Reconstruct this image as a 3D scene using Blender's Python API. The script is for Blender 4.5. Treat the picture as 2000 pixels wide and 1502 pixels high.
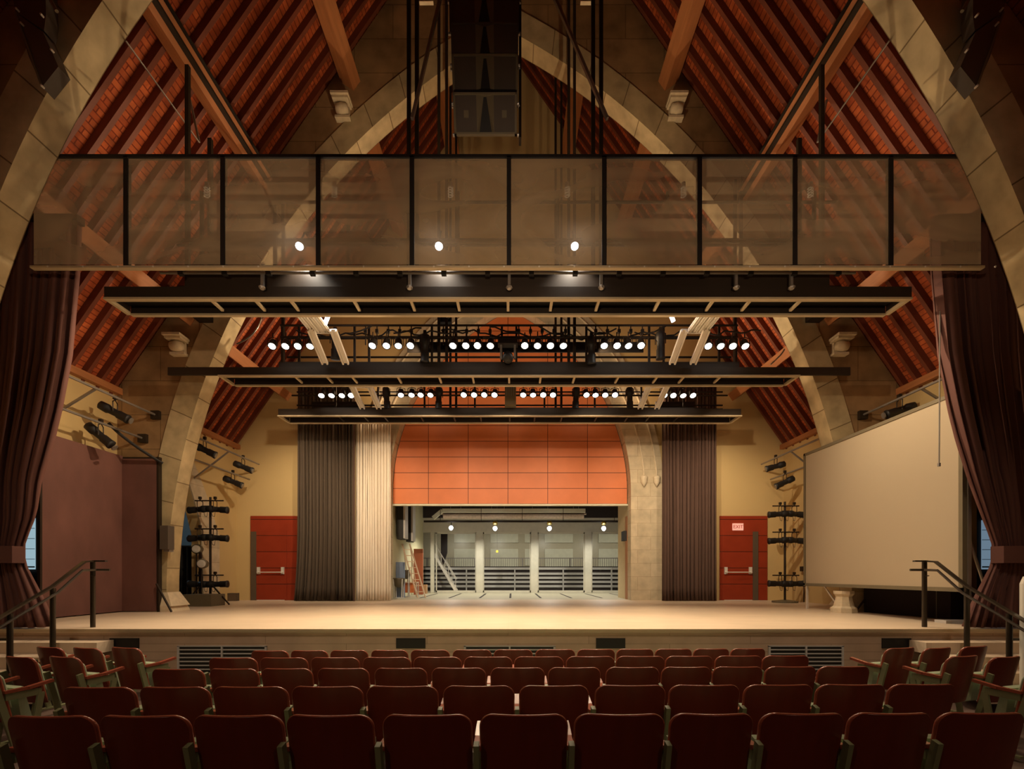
import bpy, math, random
from mathutils import Vector, Matrix
random.seed(7)
for o in list(bpy.data.objects): bpy.data.objects.remove(o)
S = bpy.context.scene; COL = S.collection
PI = math.pi
E = 1.75            # eye height above the house floor (m)
ZS = 0.94           # stage top
# ------------------------------------------------------------------ camera
cd = bpy.data.cameras.new('camera'); cam = bpy.data.objects.new('camera', cd); COL.objects.link(cam)
cam.location = (0.06, 0, E); cam.rotation_euler = (PI/2, 0, 0)
cd.sensor_width = 36; cd.lens = 36*950/2000; cd.shift_x = 0.0; cd.shift_y = 371/2000
cd.clip_start = 0.05; cd.clip_end = 200
S.camera = cam
# ------------------------------------------------------------------ world and exposure
w = bpy.data.worlds.new('world'); S.world = w; w.use_nodes = True
w.node_tree.nodes['Background'].inputs[0].default_value = (0.9, 0.62, 0.35, 1)
w.node_tree.nodes['Background'].inputs[1].default_value = 0.02
vs = S.view_settings
vs.view_transform = 'Standard'; vs.look = 'None'; vs.gamma = 1.0; vs.use_curve_mapping = False
vs.exposure = 0.62
WARM = (1.0, 0.76, 0.49)
def aim(o, d): o.rotation_euler = Vector(d).to_track_quat('-Z', 'Y').to_euler()
def lamp(kind, name, loc, power, color=WARM, size=0.1, d=None, angle=60, blend=0.6, parent=None):
    l = bpy.data.lights.new(name, kind); l.energy = power; l.color = color
    if kind == 'AREA': l.size = size
    else: l.shadow_soft_size = size
    if kind == 'SPOT': l.spot_size = math.radians(angle); l.spot_blend = blend
    o = bpy.data.objects.new(name, l); COL.objects.link(o); o.location = loc
    if d: aim(o, d)
    if parent: o.parent = parent
    return o
# added fill lamps over the seats, no fixtures: low, aimed at the stage front
for x in (-5.5, -2, 2, 5.5):
    lamp('SPOT', 'house_fill', (x, 3.2, 7.6), 150, (1, .8, .62), 0.05, (0, .48, -0.88), 60, 1)
# added fill spots without fixtures, brightening the wire mesh
for x in (-4.2, 0, 4.2):
    lamp('SPOT', 'mesh_fill', (x*.6, 2.6, E+2.6), 160 if x else 240, (1, .74, .5), 0.05, (x*.4, 4.2, 1.7), 62, 1)
# dim unseen fill added at the back to lift the seat backs
for x in (-4, 4):
    lamp('SPOT', 'rear_fill', (x, -3.5, 6.5), 120, (1, .72, .5), 0.05, (-x*.08, 1, -.62), 75, 1)
# added bare lamps, no fixtures, brightening the back wall and curtains
for x in (-7.2, -5.0, -2.6, 0, 2.6, 5.0, 7.2):
    lamp('SPOT', 'back_fill', (x*.66, 10.5, E+4.0), 320 if abs(x) > 3 else 300, (1, .79, .55), 0.02, (x*.055, .80, -0.42), 72, 1)
for x in (-6.4, -3.6, -1.2, 1.2, 3.6, 6.4):
    lamp('SPOT', 'back_fill', (x, 13.2, E+4.6), 60, WARM, 0.02, (0, .5, -0.85), 110, 1)
for x in (-2.4, 0, 2.4):
    lamp('SPOT', 'gable_fill', (x, 12.9, E+5.1), 70, WARM, 0.02, (0, .75, .55), 110, 1)  # added upward fill for the gable above the farthest bridge
for s in (-1, 1):
    # added fill without fixtures for the sides, curtains, arches and roof
    lamp('SPOT', 'side_fill', (s*4.2, 8.4, E+4.35), 300, WARM, 0.02, (s*.75, -.02, -0.62), 110, 1)
    lamp('SPOT', 'side_fill', (s*2.2, 6.95, E+3.9), 150, (1, .74, .5), 0.02, (s*.8, .16, -0.45), 75, 1)
    lamp('SPOT', 'arch_fill', (s*1.5, 8.9, E+3.6), 120, (1, .72, .42), 0.02, (s*.62, -.42, 0.42), 95, 1)  # bare lamps added to light the arch stone
    lamp('SPOT', 'arch_fill', (s*3.0, 13.4, E+4.4), 330, (1, .74, .46), 0.02, (s*.5, -.45, 0.55), 110, 1)
    for y, p in ((8.3, 38), (9.4, 48), (10.4, 62)):
        lamp('SPOT', 'roof_fill', (s*1.8, y, E+4.75), p, (1, .66, .36), 0.02, (s*0.9, -.12, 0.22), 92, 1)  # added in place of bounce off the stage floor
    lamp('SPOT', 'apex_fill', (s*1.6, 8.4, E+6.2), 150, (1, .72, .42), 0.02, (s*.12, .42, 1), 75, 1)  # added to lift the apex of the middle arch
    lamp('SPOT', 'roof_fill', (s*3.0, 14.5, E+4.7), 130, (1, .7, .42), 0.02, (s*0.6, -.2, 0.5), 130, 1)
# ------------------------------------------------------------------ materials
def mat(name, color, rough=0.6, metal=0.0, var=0.12, scale=6, bump=0.0, emit=None, estr=0, sheen=0, spec=0.5, stretch=None, detail=4):
    m = bpy.data.materials.new(name); m.use_nodes = True; nt = m.node_tree; b = nt.nodes['Principled BSDF']
    b.inputs['Roughness'].default_value = rough; b.inputs['Metallic'].default_value = metal
    b.inputs['Specular IOR Level'].default_value = spec
    if sheen: b.inputs['Sheen Weight'].default_value = sheen; b.inputs['Sheen Roughness'].default_value = .4; b.inputs['Sheen Tint'].default_value = (color[0]*2, color[1]*2, color[2]*2, 1)
    tc = nt.nodes.new('ShaderNodeTexCoord'); n = nt.nodes.new('ShaderNodeTexNoise'); n.inputs['Scale'].default_value = scale; n.inputs['Detail'].default_value = detail
    mp = nt.nodes.new('ShaderNodeMapping'); nt.links.new(tc.outputs['Object'], mp.inputs[0]); nt.links.new(mp.outputs[0], n.inputs['Vector'])
    if stretch: mp.inputs['Scale'].default_value = stretch
    r = nt.nodes.new('ShaderNodeMix'); r.data_type = 'RGBA'
    c = Vector(color[:3])
    r.inputs[6].default_value = (*(c*(1-var)), 1); r.inputs[7].default_value = (*(c*(1+var)), 1)
    nt.links.new(n.outputs[0], r.inputs[0]); nt.links.new(r.outputs[2], b.inputs['Base Color'])
    if bump:
        bp = nt.nodes.new('ShaderNodeBump'); bp.inputs['Strength'].default_value = bump; bp.inputs['Distance'].default_value = 0.02
        nt.links.new(n.outputs[0], bp.inputs['Height']); nt.links.new(bp.outputs[0], b.inputs['Normal'])
    if emit: b.inputs['Emission Color'].default_value = (*emit, 1); b.inputs['Emission Strength'].default_value = estr
    return m
def brickmat(name, c1, c2, mortar, bw, rh, ms=0.01, rough=0.8, uv=False, axes='XZ', offset=0.5, origin=(0, 0), nscale=5, nvar=0.25, bump=0.3, spec=0.3, sq=1.0):
    m = bpy.data.materials.new(name); m.use_nodes = True; nt = m.node_tree; b = nt.nodes['Principled BSDF']; L = nt.links.new
    b.inputs['Roughness'].default_value = rough; b.inputs['Specular IOR Level'].default_value = spec
    tc = nt.nodes.new('ShaderNodeTexCoord')
    if uv: vec = tc.outputs['UV']
    else:
        sp = nt.nodes.new('ShaderNodeSeparateXYZ'); L(tc.outputs['Object'], sp.inputs[0])
        cb = nt.nodes.new('ShaderNodeCombineXYZ'); L(sp.outputs[axes[0]], cb.inputs[0]); L(sp.outputs[axes[1]], cb.inputs[1]); vec = cb.outputs[0]
    mp = nt.nodes.new('ShaderNodeMapping'); mp.inputs['Location'].default_value = (origin[0], origin[1], 0); L(vec, mp.inputs[0])
    br = nt.nodes.new('ShaderNodeTexBrick'); L(mp.outputs[0], br.inputs['Vector'])
    br.inputs['Color1'].default_value = (*c1, 1); br.inputs['Color2'].default_value = (*c2, 1); br.inputs['Mortar'].default_value = (*mortar, 1)
    br.inputs['Scale'].default_value = 1; br.inputs['Mortar Size'].default_value = ms; br.inputs['Brick Width'].default_value = bw; br.inputs['Row Height'].default_value = rh
    br.offset = offset; br.squash = sq; br.inputs['Mortar Smooth'].default_value = 0.1
    n = nt.nodes.new('ShaderNodeTexNoise'); n.inputs['Scale'].default_value = nscale; n.inputs['Detail'].default_value = 6; L(tc.outputs['Object'], n.inputs['Vector'])
    mr = nt.nodes.new('ShaderNodeMapRange'); mr.inputs[1].default_value = .3; mr.inputs[2].default_value = .7; mr.inputs[3].default_value = 1-nvar; mr.inputs[4].default_value = 1+nvar; L(n.outputs[0], mr.inputs[0])
    vm = nt.nodes.new('ShaderNodeVectorMath'); vm.operation = 'MULTIPLY'; L(br.outputs[0], vm.inputs[0]); L(mr.outputs[0], vm.inputs[1])
    L(vm.outputs[0], b.inputs['Base Color'])
    if bump:
        bp = nt.nodes.new('ShaderNodeBump'); bp.inputs['Strength'].default_value = bump; bp.inputs['Distance'].default_value = 0.02; bp.invert = True
        L(br.outputs['Fac'], bp.inputs['Height']); L(bp.outputs[0], b.inputs['Normal'])
    return m
def emission(name, color, strength):
    m = bpy.data.materials.new(name); m.use_nodes = True; nt = m.node_tree; nt.nodes.remove(nt.nodes['Principled BSDF'])
    e = nt.nodes.new('ShaderNodeEmission'); e.inputs[0].default_value = (*color, 1); e.inputs[1].default_value = strength
    nt.links.new(e.outputs[0], nt.nodes['Material Output'].inputs[0]); return m
def glassmat(name):
    m = bpy.data.materials.new(name); m.use_nodes = True; nt = m.node_tree; b = nt.nodes['Principled BSDF']
    g = nt.nodes.new('ShaderNodeBsdfGlossy'); g.inputs['Roughness'].default_value = 0.3
    t = nt.nodes.new('ShaderNodeBsdfTransparent'); mx = nt.nodes.new('ShaderNodeMixShader'); mx.inputs[0].default_value = 0.015
    nt.links.new(t.outputs[0], mx.inputs[1]); nt.links.new(g.outputs[0], mx.inputs[2]); nt.links.new(mx.outputs[0], nt.nodes['Material Output'].inputs[0]); nt.nodes.remove(b)
    return m
def meshmat(name):
    # fine woven wire cloth: part open, part tan wire, openness drifting in soft waves where the two layers interfere
    m = bpy.data.materials.new(name); m.use_nodes = True; nt = m.node_tree; L = nt.links.new
    b = nt.nodes['Principled BSDF']; b.inputs['Base Color'].default_value = (.62, .48, .30, 1); b.inputs['Roughness'].default_value = .9; b.inputs['Specular IOR Level'].default_value = .05
    t = nt.nodes.new('ShaderNodeBsdfTransparent'); tr = nt.nodes.new('ShaderNodeBsdfTranslucent'); tr.inputs[0].default_value = (.50, .38, .26, 1)
    m1 = nt.nodes.new('ShaderNodeMixShader'); m1.inputs[0].default_value = .4; L(b.outputs[0], m1.inputs[1]); L(tr.outputs[0], m1.inputs[2])
    tc = nt.nodes.new('ShaderNodeTexCoord'); mp = nt.nodes.new('ShaderNodeMapping'); mp.inputs['Scale'].default_value = (.55, 1, 1.1); L(tc.outputs['Object'], mp.inputs[0])
    n = nt.nodes.new('ShaderNodeTexNoise'); n.inputs['Scale'].default_value = 1.3; n.inputs['Detail'].default_value = 2; n.inputs['Distortion'].default_value = 1.2; L(mp.outputs[0], n.inputs['Vector'])
    mr = nt.nodes.new('ShaderNodeMapRange'); mr.inputs[1].default_value = .35; mr.inputs[2].default_value = .65; mr.inputs[3].default_value = .30; mr.inputs[4].default_value = .60; L(n.outputs[0], mr.inputs[0])
    m2 = nt.nodes.new('ShaderNodeMixShader'); L(mr.outputs[0], m2.inputs[0]); L(t.outputs[0], m2.inputs[1]); L(m1.outputs[0], m2.inputs[2])
    L(m2.outputs[0], nt.nodes['Material Output'].inputs[0]); return m
M = dict(
 ring=brickmat('cream_limestone_blocks', (.46, .36, .20), (.56, .45, .27), (.20, .14, .07), .95, .60, .010, uv=True, nscale=3, nvar=.22),
 spandrel=brickmat('brown_sandstone', (.27, .165, .075), (.33, .20, .095), (.17, .10, .045), 1.7, .75, .008, nscale=2.2, nvar=.3),
 cream=mat('cream_plaster', (.60, .43, .19), .85, var=.06, scale=1.2),
 creamwhite=mat('grey_cream_plaster', (.55, .46, .28), .85, var=.08, scale=1.5),
 backstone=brickmat('pale_limestone', (.52, .43, .29), (.58, .48, .33), (.40, .31, .2), .8, .42, .006, nscale=4, nvar=.15),
 boards=brickmat('red_roof_boards', (.38, .075, .022), (.52, .125, .038), (.20, .032, .010), .8, .10, .010, rough=.65, uv=True, nscale=5, nvar=.35, bump=.25),
 rafter=mat('red_stained_rafter', (.15, .035, .014), .6, var=.35, scale=3, stretch=(1, 4, 1)),
 purlin=mat('orange_brown_timber', (.40, .155, .055), .6, var=.3, scale=4, stretch=(4, .4, 4)),
 redpanel=brickmat('orange_red_wood_panel', (.66, .19, .065), (.70, .21, .072), (.13, .03, .01), 1.28, .507, .010, rough=.45, offset=0, origin=(.07, 0), nscale=1.5, nvar=.07, bump=.3),
 reddoor=brickmat('red_wood_door_panel', (.27, .034, .012), (.30, .038, .014), (.05, .01, .005), 40.0, .507, .010, rough=.4, offset=0, origin=(20, 0), nscale=2, nvar=.1),
 doordark=mat('dark_bronze_frame', (.10, .07, .045), .5),
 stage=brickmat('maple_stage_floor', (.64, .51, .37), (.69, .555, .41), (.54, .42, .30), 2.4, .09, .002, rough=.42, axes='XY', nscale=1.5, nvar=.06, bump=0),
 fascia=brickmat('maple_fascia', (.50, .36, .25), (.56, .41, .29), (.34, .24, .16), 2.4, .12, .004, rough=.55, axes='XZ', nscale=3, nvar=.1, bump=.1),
 housefloor=mat('dark_house_floor', (.10, .06, .045), .6),
 black=mat('matt_black', (.012, .010, .009), .55),
 blacksteel=mat('black_painted_steel', (.024, .015, .009), .55, spec=.3),
 bronze=mat('bronze_edge_trim', (.55, .44, .28), .5, metal=.3),
 alu=mat('aluminium', (.75, .70, .62), .45, metal=.2, var=.08),
 steel=mat('grey_steel', (.30, .27, .24), .4, metal=.6),
 velvet=mat('wine_velvet', (.13, .050, .038), .8, sheen=.5, var=.1, scale=3),
 velour=mat('faded_plum_velour', (.155, .066, .052), .72, var=.5, scale=2.2, detail=8, stretch=(1, 1, .5), sheen=.3),
 brownvelvet=mat('olive_brown_velvet', (.075, .052, .033), .85, sheen=.2, var=.1, scale=3),
 cocoavelvet=mat('cocoa_brown_velvet', (.090, .048, .033), .85, sheen=.2, var=.1, scale=3),
 whitecloth=mat('ivory_cloth', (.80, .71, .58), .9, var=.04),
 blackcloth=mat('black_cloth', (.016, .008, .007), .95),
 screen=mat('white_screen_fabric', (.44, .36, .25), .8, var=.01),
 seatwood=mat('dark_red_mahogany_veneer', (.15, .020, .008), .30, var=.18, scale=3, stretch=(5, 1, .6), spec=.55),
 seatedge=mat('reddish_wood_with_highlight', (.32, .08, .045), .2, var=.2),  # paler tone paints the lamp highlight on seat edges; armrests share it
 green=mat('sage_green_upholstery', (.36, .42, .27), .8, var=.05),
 olive=mat('olive_painted_iron', (.21, .22, .11), .5),
 rail=mat('bronze_handrail', (.05, .038, .026), .3, metal=.5),
 mesh=meshmat('tan_wire_mesh'), glass=glassmat('clear_glass'),
 lens=emission('lit_lamp_lens', (1, .93, .80), 14), lens2=emission('lit_work_lamp', (.95, .97, 1), 16),
 bulb=mat('unlit_bulb_faint_glow', (.7, .65, .55), .3, emit=(1, .8, .5), estr=.05),  # faint glow added to the white, though nothing here is lit
 skyglow=emission('daylight_window_glow', (.36, .52, .60), .55),
 skyglow2=emission('dim_window_glow', (.15, .22, .29), .55),
 bluewall=mat('blue_grey_wall', (.24, .26, .25), .8),
 mull=mat('pale_grey_mullion', (.50, .47, .38), .5), lamptan=mat('grey_render', (.45, .40, .28), .9, var=.08),
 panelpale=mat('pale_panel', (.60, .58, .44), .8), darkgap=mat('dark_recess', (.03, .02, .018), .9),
 shopwall=mat('shop_wall_paint', (.56, .51, .32), .8, var=.15, scale=2), shopfloor=mat('shop_floor', (.46, .42, .30), .6, var=.06),
 sandwall=mat('sand_plaster', (.60, .47, .27), .85), orange=mat('orange_brown_strip', (.42, .18, .07), .7),
 redbrown=mat('red_brown_door', (.40, .11, .05), .6), blue=mat('dusty_blue_crate', (.17, .22, .33), .7), wood=mat('pale_ladder_wood', (.60, .44, .30), .6),
 copper=mat('dull_kettle_metal', (.13, .11, .08), .4, metal=.5), insul=mat('wrapped_pipe', (.50, .38, .28), .8, var=.4, scale=12),
 creampipe=mat('cream_pipe', (.66, .62, .45), .5), yellow=mat('yellow_tag', (.75, .55, .05), .6), brass=mat('brass_reflector', (.35, .24, .06), .4, metal=.7),
 signpink=mat('pink_sign_face', (.75, .40, .32), .5, emit=(.9, .45, .35), estr=.35, var=.01), signred=mat('red_lettering', (.55, .06, .05), .5, var=.01),
 grille=mat('dark_speaker_grille', (.085, .065, .05), .6), horn=mat('olive_horn', (.17, .14, .085), .5), carve=mat('carved_pale_stone', (.66, .55, .38), .8, var=.2, scale=12),  # grille and horn tones raised to stand in for light on the speaker stack
 card=mat('cardboard', (.42, .24, .12), .8), lightgrey=mat('light_grey_metal', (.55, .53, .5), .5),
)
# ------------------------------------------------------------------ mesh helpers
class MB:
    def __init__(s): s.v = []; s.f = []; s.uv = None; s.smooth = False
    def add(s, vs, fs):
        n = len(s.v); s.v += [tuple(v) for v in vs]; s.f += [tuple(i+n for i in f) for f in fs]; return s
    def box(s, x0, x1, y0, y1, z0, z1):
        return s.add([(x0,y0,z0),(x1,y0,z0),(x1,y1,z0),(x0,y1,z0),(x0,y0,z1),(x1,y0,z1),(x1,y1,z1),(x0,y1,z1)],
            [(0,3,2,1),(4,5,6,7),(0,1,5,4),(1,2,6,5),(2,3,7,6),(3,0,4,7)])
    def cbox(s, c, h): return s.box(c[0]-h[0], c[0]+h[0], c[1]-h[1], c[1]+h[1], c[2]-h[2], c[2]+h[2])
    def bar(s, a, b, w, h, up=(0,0,1)):     # rectangular bar from a to b
        a, b = Vector(a), Vector(b); d = (b-a).normalized(); u = Vector(up)
        if abs(d.dot(u)) > .99: u = Vector((0,1,0))
        r = d.cross(u).normalized()*w/2; t = r.cross(d).normalized()*h/2
        P = [a-r-t, a+r-t, a+r+t, a-r+t, b-r-t, b+r-t, b+r+t, b-r+t]
        return s.add(P, [(0,1,2,3),(7,6,5,4),(0,4,5,1),(1,5,6,2),(2,6,7,3),(3,7,4,0)])
    def cyl(s, a, b, r0, r1=None, n=10, caps=True):
        r1 = r0 if r1 is None else r1
        a, b = Vector(a), Vector(b); d = (b-a).normalized(); u = Vector((0,0,1)) if abs(d.z) < .9 else Vector((0,1,0))
        x = d.cross(u).normalized(); y = d.cross(x)
        P = []
        for c, r in ((a, r0), (b, r1)):
            for i in range(n):
                t = 2*PI*i/n; P.append(c + (x*math.cos(t)+y*math.sin(t))*r)
        F = [(i, (i+1)%n, n+(i+1)%n, n+i) for i in range(n)]
        if caps: F += [tuple(range(n))[::-1], tuple(range(n, 2*n))]
        return s.add(P, F)
    def tube(s, pts, r, n=6):
        for a, b in zip(pts, pts[1:]):
            if (Vector(a)-Vector(b)).length > 1e-5: s.cyl(a, b, r, n=n)
        return s
    def lathe(s, c, axis, prof, n=16):      # prof: (distance along axis, radius)
        c = Vector(c); d = Vector(axis).normalized(); u = Vector((0,0,1)) if abs(d.z) < .9 else Vector((0,1,0))
        x = d.cross(u).normalized(); y = d.cross(x); P = []; F = []
        for h, r in prof:
            for i in range(n):
                t = 2*PI*i/n; P.append(c + d*h + (x*math.cos(t)+y*math.sin(t))*r)
        for k in range(len(prof)-1):
            for i in range(n): F.append((k*n+i, k*n+(i+1)%n, (k+1)*n+(i+1)%n, (k+1)*n+i))
        F += [tuple(range(n))[::-1], tuple(range((len(prof)-1)*n, len(prof)*n))]
        return s.add(P, F)
    def prism(s, poly, y0, y1):             # polygon in XZ extruded along Y
        n = len(poly)
        return s.add([(x,y0,z) for x,z in poly]+[(x,y1,z) for x,z in poly],
            [tuple(range(n)), tuple(range(n,2*n))[::-1]]+[(i,n+i,n+(i+1)%n,(i+1)%n) for i in range(n)])
    def strip(s, pts, y0, y1):              # pts (x, low, up): wall cut into columns, open arches below
        n = len(pts); V = []
        for x, lo, up in pts: V += [(x,y0,lo),(x,y0,up),(x,y1,lo),(x,y1,up)]
        F = []
        for i in range(n-1):
            a, b = 4*i, 4*i+4
            F += [(a,b,b+1,a+1),(a+2,a+3,b+3,b+2),(a,a+2,b+2,b),(a+1,b+1,b+3,a+3)]
        F += [(0,1,3,2),(4*n-4,4*n-2,4*n-1,4*n-3)]
        return s.add(V, F)
def link(name, me, m):
    if m is not None: me.materials.append(m)
    o = bpy.data.objects.new(name, me); COL.objects.link(o); return o
ROOTLOC = {}
def part(root, name, mb, m, parent=None, smooth=False, label=None):
    base = Vector(root.location) if root else Vector((0,0,0))
    me = bpy.data.meshes.new(name); me.from_pydata([tuple(Vector(v)-base) for v in mb.v], [], mb.f)
    if mb.uv:
        ul = me.uv_layers.new(name='UVMap')
        for l in me.loops: ul.data[l.index].uv = mb.uv[l.vertex_index]
    me.validate(); me.update()
    if smooth:
        for p in me.polygons: p.use_smooth = True
    o = link(name, me, m)
    p = parent or root
    if p: o.parent = p
    if label: o['label'] = label
    return o
def empty(name, loc, label=None, cat=None, group=None, kind=None):
    o = bpy.data.objects.new(name, None); COL.objects.link(o); o.location = loc; o.empty_display_size = .1
    tag(o, label, cat, group, kind); return o
def tag(o, label=None, cat=None, group=None, kind=None):
    if label: o['label'] = label
    if cat: o['category'] = cat
    if group: o['group'] = group
    if kind: o['kind'] = kind
    return o
def single(name, mb, m, label, cat, group=None, smooth=False):
    c = [sum(v[i] for v in mb.v)/len(mb.v) for i in range(2)]; z = min(v[2] for v in mb.v)
    me = bpy.data.meshes.new(name); me.from_pydata([(v[0]-c[0], v[1]-c[1], v[2]-z) for v in mb.v], [], mb.f); me.update()
    if smooth:
        for p in me.polygons: p.use_smooth = True
    o = link(name, me, m); o.location = (c[0], c[1], z)
    return tag(o, label, cat, group)
def struct(name, mb, m, label=None):
    me = bpy.data.meshes.new(name); me.from_pydata(mb.v, [], mb.f)
    if mb.uv:
        ul = me.uv_layers.new(name='UVMap')
        for l in me.loops: ul.data[l.index].uv = mb.uv[l.vertex_index]
    me.update(); o = link(name, me, m); o['kind'] = 'structure'
    if label: o['label'] = label
    return o
def copy_tree(o, parent=None):
    c = o.copy(); COL.objects.link(c)
    if parent: c.parent = parent
    for ch in list(o.children): copy_tree(ch, c)
    return c
def W(px, py, d): return (0.06+(px-1000)*d/950, d, E+(1122-py)*d/950)   # where a thing measured in the picture stands at distance d
ORD = ['first','second','third','fourth','fifth','sixth','seventh','eighth','ninth','tenth','eleventh','twelfth','thirteenth','fourteenth']
# ================================================================== THE SETTING
HW = 8.6; A1 = (6.2, 6.55); A2 = (10.67, 11.02); YB = 15.3; EAVE = E+4.05
def roofz(x, c): return E + c - 1.44*abs(x)
struct('floor', MB().add([(-HW,-5,.635),(HW,-5,.635),(HW,6.3,0),(-HW,6.3,0),(HW,7.25,0),(-HW,7.25,0)], [(0,1,2,3),(3,2,4,5)]), M['housefloor'])
# side walls, columns in y with openings
def side_wall(name, s, openings):
    ys = [-5.0]
    for (y0, y1, f) in openings:
        k = 14; ys += [y0-1e-4]+[y0+(y1-y0)*i/k for i in range(k+1)]+[y1+1e-4]
    ys += [YB+.35]; pts = []
    for y in ys:
        lo = 0
        for (y0, y1, f) in openings:
            if y0 <= y <= y1: lo = f(y)
        pts.append((y, lo, EAVE))
    mb = MB().strip(pts, 0, .3)
    mb.v = [(s*(HW+v[1]), v[0], v[2]) for v in mb.v]
    return struct(name, mb, M['cream'])
flat = lambda z: (lambda y: z)
def pointed(y0, y1, zs, rise): return lambda y: zs + rise*(1-abs((y-(y0+y1)/2)/((y1-y0)/2))**1.6)
side_wall('wall_left', -1, [(7.35, 9.25, flat(ZS+2.75)), (11.1, 13.6, pointed(11.1, 13.6, ZS+1.9, 2.1))])
side_wall('wall_right', 1, [(7.35, 9.25, flat(ZS+2.75))])
struct('wall_rear', MB().prism([(-HW,0),(HW,0),(HW,EAVE),(0,E+16.4),(-HW,EAVE)], -5.2, -5), M['spandrel'])
# stone arches
def arc(R, c, zc, n=40):   # half points from foot to apex for x>0, centre at -c
    th = math.acos(min(1, c/R)); return [(-c+R*math.cos(th*i/n), zc+R*math.sin(th*i/n)) for i in range(n+1)]
def full(R, c, zc, zfoot, n=40):
    h = arc(R, c, zc, n); h = [(h[0][0], zfoot)]+h
    return [(-x, z) for x, z in h]+[(x, z) for x, z in h[::-1][1:]]
def ring_mesh(R0, R1, c, zc, zfoot, y0, y1):
    a = full(R0, c, zc, zfoot); b = full(R1, c, zc, zfoot); n = len(a); mb = MB(); uv = []
    # four long faces, each with its own vertices so the block joints map cleanly
    def face(p, q, ya, yb, v0, v1):
        base = len(mb.v); L = 0
        for i in range(n):
            if i: L += math.hypot(a[i][0]-a[i-1][0], a[i][1]-a[i-1][1])
            mb.v.append((p[i][0], ya, p[i][1])); mb.v.append((q[i][0], yb, q[i][1])); uv.extend([(L, v0), (L, v1)])
        for i in range(n-1): k = base+2*i; mb.f.append((k, k+2, k+3, k+1))
    face(a, b, y0, y0, .05, .05+R1-R0); face(a, a, y1, y0, .6, .6+.4); face(b, a, y1, y1, .05, .5); face(b, b, y0, y1, .6, 1)
    mb.uv = uv; return mb
def arch_wall(name, y0, y1):
    low = full(14.3, 6.5, E-.5, ZS if y0 > 7 else 0)
    pts = [(-HW, 0, roofz(HW, 16.45)), (low[0][0], 0, roofz(low[0][0], 16.45))]+[(x, z, roofz(x, 16.45)) for x, z in low]+[(low[-1][0], 0, roofz(low[-1][0], 16.45)), (HW, 0, roofz(HW, 16.45))]
    wl = struct(name, MB().strip(pts, y0, y1), M['spandrel'])
    part(wl, 'arch_ring', ring_mesh(14.0, 14.5, 6.5, E-.5, ZS if y0 > 7 else 0, y0-.03, y1+.03), M['ring'])
    return wl
wf = arch_wall('wall_front', *A1); wm = arch_wall('wall_middle', *A2)
for s in (-1, 1):          # splayed stone bases of the middle arch
    b = MB(); z = ZS
    for (a0, a1, z0, z1, g) in ((.10, .10, z, z+.12, 0), (.10, .0, z+.12, z+.42, 0)):
        x0, x1 = 7.42-a0, 8.1; X0, X1 = 7.5-a1-.02, 8.05
        b.add([(s*x0,A2[0]-.03-a0,z0),(s*x1,A2[0]-.03-a0,z0),(s*x1,A2[1]+.03+a0,z0),(s*x0,A2[1]+.03+a0,z0),
               (s*X0,A2[0]-.03-a1,z1),(s*X1,A2[0]-.03-a1,z1),(s*X1,A2[1]+.03+a1,z1),(s*X0,A2[1]+.03+a1,z1)],
              [(0,3,2,1),(4,5,6,7),(0,1,5,4),(1,2,6,5),(2,3,7,6),(3,0,4,7)])
    part(wm, 'pier_base', b, M['carve'])
# corbels carrying the purlins
def corbel(wl, x, zt, yw):
    zt -= .10
    s = 1 if x > 0 else -1
    b = MB(); b.box(x-.19, x+.19, yw-.34, yw, zt-.05, zt); b.box(x-.17, x+.17, yw-.29, yw, zt-.10, zt-.05)
    c = part(wl, 'corbel', b, M['carve'])
    k = MB()
    k.lathe((x-.14, yw-.14, zt-.21), (1, 0, 0), [(0,.02),(.02,.09),(.14,.115),(.26,.09),(.28,.02)], 14)
    part(wl, 'scroll', k, M['carve'], parent=c, smooth=True)
    k = MB().box(x-.16, x+.16, yw-.14, yw, zt-.38, zt-.33); part(wl, 'bracket_foot', k, M['carve'], parent=c)
    k = MB().box(x-.13, x+.13, yw-.08, yw, zt-.33, zt-.10); part(wl, 'bracket_back', k, M['carve'], parent=c)
for s in (-1, 1):
    corbel(wm, s*3.62, roofz(3.62, 15.6), A2[0]); corbel(wm, s*7.2, roofz(7.2, 15.62), A2[0])
# back gable wall with its arch
R3, C3, Z3 = 6.5, 2.71, E+2.6
lowb = full(R3+.06, C3, Z3, ZS)
UB = lambda x: roofz(x, 16.45)
pts = [(-HW, 0, UB(HW)), (lowb[0][0], 0, UB(lowb[0][0]))]+[(x, z, UB(x)) for x, z in lowb]+[(lowb[-1][0], 0, UB(lowb[-1][0])), (HW, 0, UB(HW))]
wb = struct('wall_back', MB().strip(pts, YB, YB+.35), M['cream'])
part(wb, 'arch_ring', ring_mesh(R3, R3+1.02, C3, Z3, ZS, YB-.05, YB+.40), M['backstone'])
rr = MB()
for k, rad in ((0, .42), (1, .82)):      # roll mouldings on the arch, dying into small carved stops
    p = [(x, YB-.07, z) for x, z in full(R3+rad, C3, Z3, E+3.0)]
    p = [q for q in p if q[2] >= E+3.0]; rr.tube(p, .030, 6)
part(wb, 'roll_moulding', rr, M['carve'])
for s in (-1, 1):
    for rad in (.42, .82):
        x = s*(R3-C3+rad-.02); part(wb, 'carved_stop', MB().lathe((x, YB-.08, E+3.1), (0,0,-1), [(0,.05),(.05,.12),(.12,.10),(.2,.11),(.3,.05),(.36,.015)], 10), M['carve'], smooth=True)
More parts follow.
